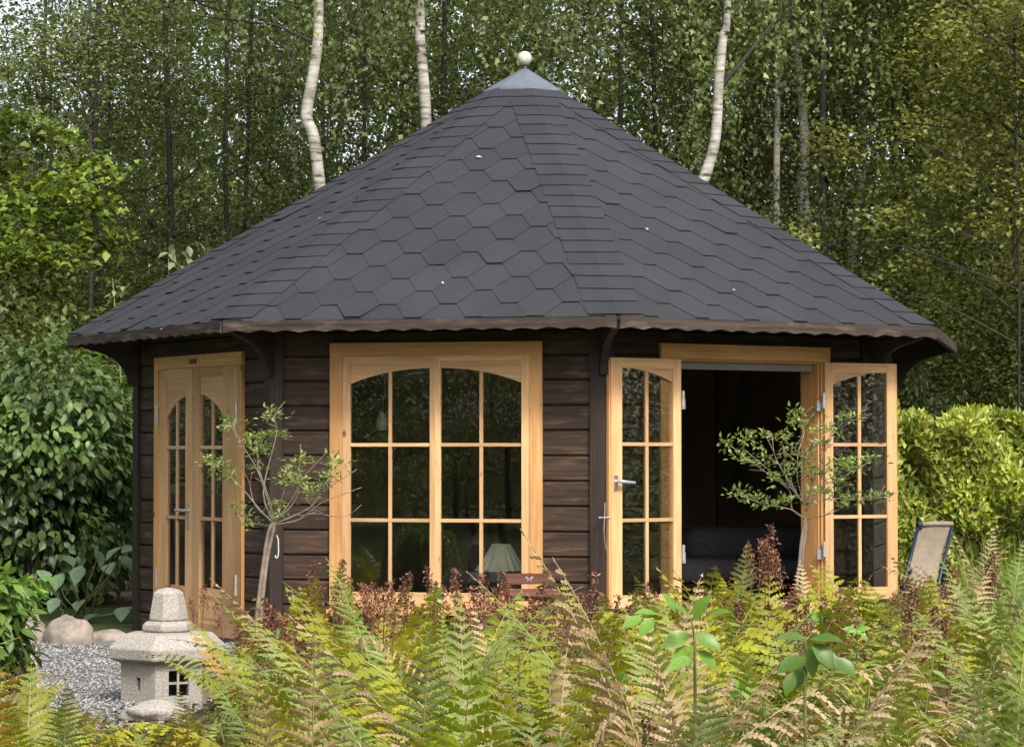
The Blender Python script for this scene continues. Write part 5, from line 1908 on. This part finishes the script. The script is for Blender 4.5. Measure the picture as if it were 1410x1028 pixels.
def plume_plant(px, py, Y, label, group, n=5, spread=.10, sc_=1.0):
    p = at(px, py, Y)
    t = thing('astilbe', label, 'plant', (p.x, Y, 0), rnd.uniform(0, 6), group)
    for k in range(n):
        q = Vector((rnd.uniform(-spread, spread), rnd.uniform(-spread, spread), p.z - .16 * sc_ - rnd.uniform(0, .10)))
        b = MB(); b.tube([(q.x * .3, q.y * .3, 0), (q.x * .7, q.y * .7, q.z * .6), (q.x, q.y, q.z + .1 * sc_)], [.004, .003, .002], 4)
        part('stalk', b.mesh('stalk', RUSTSTEM), t)
        part('seed_head', PL[rnd.randrange(5)], t, Matrix.Translation(q) @ Matrix.Rotation(rnd.uniform(-.25, .25), 4, 'X') @ Matrix.Rotation(rnd.uniform(-.25, .25), 4, 'Y') @ Matrix.Scale(sc_ * rnd.uniform(.7, 1.0), 4))


def PW(px, Y):
    a = [w_ for a, c, w_ in ((0, 290, 'at the foot of the glazed door'), (290, 350, 'right of the door frame'), (350, 420, 'at the foot of the left small tree'), (420, 475, 'below the left edge of the big window'), (475, 540, 'below the left panes of the big window'),
         (540, 600, 'below the mullion of the big window'), (600, 680, 'left of the red-brown chair'), (680, 740, 'in front of the red-brown chair'), (740, 800, 'right of the red-brown chair'), (800, 850, 'below the corner post'), (850, 945, 'below the left open sash'),
         (945, 1070, 'before the dark opening'), (1070, 1150, 'at the foot of the right small tree'), (1150, 1260, 'below the right open sash'), (1260, 1500, 'beside the garden chair')) if a <= px < c][0]
    return a + (' at the back of the bed' if Y > 10 else (' in the middle of the bed' if Y > 7 else ' at the front of the bed'))


RUSTSTEM = simple('rusty_stem', (.14, .07, .04), .8)
PP = [(270, 800, 12.2), (325, 830, 11.8), (345, 838, 11.2), (372, 842, 10.8), (440, 775, 11.5), (455, 785, 11.2), (520, 800, 11.0), (588, 775, 10.9), (600, 795, 10.6),
      (655, 790, 10.4), (672, 785, 10.4), (790, 800, 10.6), (838, 800, 10.3), (905, 800, 10.0), (1040, 735, 10.4), (1055, 745, 10.0),
      (1080, 800, 9.4), (1225, 800, 9.0), (1300, 780, 9.4), (1335, 770, 9.6), (690, 875, 8.2), (720, 890, 8.0), (850, 840, 8.4), (1060, 860, 8.0), (1160, 840, 8.2), (1310, 850, 7.6), (410, 880, 8.2), (1090, 990, 5.4), (950, 1000, 5.2)]
for k in range(26):
    PP.append((350 + k * 37 + rnd.uniform(-20, 20), rnd.uniform(800, 850), rnd.uniform(7.0, 9.6)))
for px, py, Y in PP:
    plume_plant(px, py, Y, 'rusty plumes ' + PW(px, Y), 'rusty seed plumes', n=rnd.randrange(3, 5), sc_=rnd.uniform(.7, .95))
# pinkish beige feathery plant at the right
for px, py, Y in ((1330, 728, 13.0), (1362, 735, 12.8), (1345, 760, 12.0)):
    t = fern(gp(px, Y).x, Y, 'beige', (at(px, py, Y).z) / .6, 8, 'feathery sand-coloured plant behind the fern bed near the garden chair', 'sand-coloured feathery plants', spread=.8)


# ------------------------------------------------------------------ broad-leaved saplings
def sapling(label, Y, stem_px, leaves_px, L):
    base = gp(stem_px[0][0], Y)
    t = thing('sapling', label, 'sapling', base)
    b = MB(); pts = [Vector((0, 0, 0))] + [at(x, y, Y) - base for x, y in stem_px[1:]]
    c = curve(pts); b.tube(c, [.0045 * (1 - .6 * i / len(c)) for i in range(len(c))], 6)
    part('stem', b.mesh('stem', STEMG, True), t)
    for (x, y, ang, tilt, k) in leaves_px:
        q = at(x, y, Y + rnd.uniform(-.08, .05)) - base
        # ang: direction of the leaf in the picture (degrees, 0 = right, 90 = up)
        d = Vector((math.cos(R(ang)), -.35, math.sin(R(ang)))).normalized()
        nn = Vector((0, -math.cos(R(tilt)), math.sin(R(tilt)) + .2))
        s = nn.cross(d).normalized(); nn = d.cross(s)
        M = Matrix.Identity(4); M.col[0][:3] = d * L * k; M.col[1][:3] = s * L * k; M.col[2][:3] = nn * L * k; M.col[3][:3] = q
        part('leaf', BLF, t, M)


BLF = leaves('leaf', np.zeros((1, 3)), np.array([[1., 0, 0]]), np.array([[0, 0, 1.]]), 1.0, .56, LF_BROAD, detail=True)
sapling('sapling with broad bright green leaves at the centre right of the bed', 5.15, [(958, 1000), (957, 930), (955, 870), (950, 850)],
        [(950, 850, 140, 60, 1), (955, 852, 60, 40, 1), (958, 872, -30, 30, 1), (950, 872, 200, 30, 1.1), (955, 890, -150, 40, 1), (960, 895, -40, 50, .9), (905, 845, 170, 60, .8), (900, 850, 230, 30, .8), (955, 905, 200, 50, 1), (975, 848, 20, 60, .8), (930, 842, 120, 50, .8), (885, 850, 200, 40, .8)], .062)
sapling('sapling with drooping broad leaves left of the lower right corner', 5.05, [(1112, 1000), (1108, 930), (1112, 880)],
        [(1115, 880, 5, 60, 1.1), (1112, 880, 170, 60, 1.1), (1120, 885, -50, 30, 1.1), (1110, 905, 200, 40, 1.1), (1108, 915, -120, 40, 1.0), (1118, 900, -20, 30, 1.2), (1112, 890, -80, 20, 1.0), (1150, 905, -40, 40, .9), (1092, 925, 250, 30, .8)], .062)
for (px, py, Y, wd_) in ((470, 905, 7.2, 'right of the large withered frond'), (600, 822, 9.6, 'below the mullion of the big window'), (1180, 868, 7.4, 'below the right open sash'), (1020, 950, 6.2, 'between the two tall broad-leaved saplings'),
                     (850, 940, 6.2, 'beside the large pale frond'), (1130, 850, 8.0, 'behind the drooping broad-leaved sapling')):
    sapling('low broad-leaved seedling poking through the ferns ' + wd_, Y, [(px, 1000), (px, py + 20), (px, py)], [(px, py, a, rnd.uniform(20, 60), rnd.uniform(.7, 1)) for a in (20 + rnd.uniform(-30, 30), 80 + rnd.uniform(-30, 30), 150 + rnd.uniform(-30, 30), 210, -40)], .05)
WT = leaves('leaf', np.zeros((1, 3)), np.array([[1., 0, 0]]), np.array([[0, 0, 1.]]), 1.0, .42, leaf_mat('weed_leaf', [(0, (.09, .17, .03)), (1, (.20, .29, .09))], island=False, transl=.35), detail=True)
for k in range(26):
    px = 360 + k * 40 + rnd.uniform(-18, 18); Y = rnd.uniform(5.4, 9.6)
    lim = top_limit(px)
    hz_ = min(.62, CAMZ - (lim + rnd.uniform(0, 60) - 624) * Y / F)
    if hz_ < .2: continue
    zone = [w_ for a, c, w_ in ((0, 450, 'near the left small tree'), (450, 600, 'below the left half of the big window'), (600, 700, 'below the lampshade'), (700, 820, 'below the red-brown chair'), (820, 940, 'below the left open sash'),
            (940, 1080, 'below the dark opening'), (1080, 1250, 'below the right open sash'), (1250, 4000, 'below the garden chair')) if a <= px < c][0]
    t = thing('leafy_weed', 'bushy weed with lance-shaped leaves ' + zone + (', at the front' if Y < 6.6 else (', mid bed' if Y < 8.2 else ', at the back')), 'plant', gp(px, Y), 0, 'leafy weeds in the bed')
    for s_i in range(4):
        tp = Vector((rnd.uniform(-.12, .12), rnd.uniform(-.12, .12), hz_ * rnd.uniform(.75, 1)))
        b = MB(); b.tube([(0, 0, 0), (tp.x * .4, tp.y * .4, tp.z * .55), tuple(tp)], [.004, .003, .0015], 4)
        part('stem', b.mesh('stem', STEMG, True), t)
        for j in range(11):
            q = (.35 + .65 * j / 10)
            pos = Vector((tp.x * q ** 1.3, tp.y * q ** 1.3, tp.z * q))
            M = Matrix.Translation(pos) @ Matrix.Rotation(j * 2.4 + s_i, 4, 'Z') @ Matrix.Rotation(rnd.uniform(-.5, .5), 4, 'Y') @ Matrix.Rotation(rnd.uniform(-.4, .4), 4, 'X') @ Matrix.Scale(rnd.uniform(.045, .085) * (1.15 - .5 * q), 4)
            part('leaf', WT, t, M)
# tall green grass at the right edge
n = 1700
r = np.random.default_rng(77)
gxp = r.uniform(1345, 1460, n); gY = r.uniform(8.0, 13.0, n)
x = (gxp - 705) / F * gY; Hh = r.uniform(.35, .72, n) * (1.0 + .03 * (gY - 8))
az = r.uniform(0, 6.28, n); ln_ = r.uniform(.05, .45, n)
V, Fq = [], []
segs = 5
wv = np.stack([np.sin(az), -np.cos(az)], 1)
rowsV = []
for k in range(segs + 1):
    q = k / segs
    wd = .0035 * (1 - q * .9)
    cx_ = x + np.cos(az) * ln_ * Hh * q ** 2; cy_ = gY + np.sin(az) * ln_ * Hh * q ** 2; cz_ = Hh * (q - .18 * ln_ * q * q)
    rowsV.append(np.stack([cx_ - wv[:, 0] * wd, cy_ - wv[:, 1] * wd, cz_], 1)); rowsV.append(np.stack([cx_ + wv[:, 0] * wd, cy_ + wv[:, 1] * wd, cz_], 1))
V = np.stack(rowsV, 1).reshape(-1, 3)
i = (np.arange(n) * (2 * segs + 2))[:, None]
Q = np.concatenate([i + np.array([[2 * k, 2 * k + 1, 2 * k + 3, 2 * k + 2]]) for k in range(segs)], 0)
GRS = leaf_mat('grass_blade', [(0, (.09, .17, .02)), (.6, (.17, .27, .035)), (1, (.30, .36, .08))], clump=4, lo=.75)
o = part('tall_grass', np_mesh('tall_grass', V, Q, [GRS]), None)
tag(o, 'tall bright green grass at the right edge beside the ferns', 'grass', kind='stuff')
# leaf litter and low cover under the ferns
n = 70000
r = np.random.default_rng(78)
Yc = r.uniform(4.4, 11.9, n); Xc = r.uniform(-1, 1, n) * (.225 * Yc + .3)
lowk = np.where(Xc / Yc < -.108, .35, 1.0)
m_ = ~((Xc < -1.25) & (Yc > 9.5))
P = np.stack([Xc, Yc, .01 + .48 * r.uniform(0, 1, n) ** 1.3 * lowk * (.55 + .45 * np.sin(Xc * 5 + 1) * np.sin(Yc * 3))], 1)[m_]; n = len(P)
LIT = leaf_mat('ground_cover_leaf', [(0, (.05, .08, .018)), (.35, (.12, .15, .03)), (.6, (.24, .22, .03)), (.8, (.20, .10, .04)), (1, (.36, .27, .12))], clump=3)
o = part('ground_cover', leaves('ground_cover', P, rvec(n, r) * np.array([1, 1, .5]), rvec(n, r) * .5 + np.array([0, 0, 1]), r.uniform(.025, .05, n), .022, LIT), None)
tag(o, 'low leafy ground cover and litter beneath the ferns', 'ground cover', kind='stuff')

# small fallen birch leaves lying on the shingles
FL = leaves('fallen_leaf', np.array([[-.5, 0, .12]]), np.array([[1., 0, 0]]), np.array([[0, 0, 1.]]), 1.0, .7, leaf_mat('fallen_birch_leaf', [(0, (.35, .30, .14)), (1, (.55, .52, .38))], island=False, transl=.1), detail=True)
cam0 = Vector((0, 0, CAMZ))
for k, (px, py, s_l, wd_) in enumerate(((660, 219, .036, 'high on the front slope of the roof'), (442, 303, .03, 'on the left slope of the roof'), (225, 455, .034, 'near the left eave'), (890, 318, .026, 'on the right slope of the roof'),
                                  (610, 392, .022, 'low on the front slope of the roof'), (1010, 402, .024, 'low on the right slope of the roof'))):
    d = (at(px, py, 10) - cam0).normalized()
    best = None
    for i in range(-3, 3):
        nd = PHI0 + 22.5 + 45 * i
        outv = Vector((math.sin(R(nd)), -math.cos(R(nd)), 0))
        up = (-outv * math.cos(slope) + Vector((0, 0, math.sin(slope))))
        u = Vector((math.cos(R(nd)), math.sin(R(nd)), 0))
        nn = u.cross(up)
        if nn.z < 0: nn = -nn
        o_ = Vector((CX, D0, 0)) + outv * AP2 + Vector((0, 0, Z_EAVE))
        if d.dot(nn) >= -1e-3: continue
        tt = (o_ - cam0).dot(nn) / d.dot(nn)
        if best is None or tt > best[0]: best = (tt, u, up, nn)
    tt, u, up, nn = best
    M = Matrix.Identity(4); M.col[0][:3] = u; M.col[1][:3] = up; M.col[2][:3] = nn; M.col[3][:3] = cam0 + d * tt + nn * .012
    o = part('fallen_leaf', FL, None, M @ Matrix.Rotation(k * 1.3, 4, 'Z') @ Matrix.Scale(s_l, 4))
    tag(o, 'small pale fallen birch leaf ' + wd_, 'leaf', 'fallen leaves on the roof')
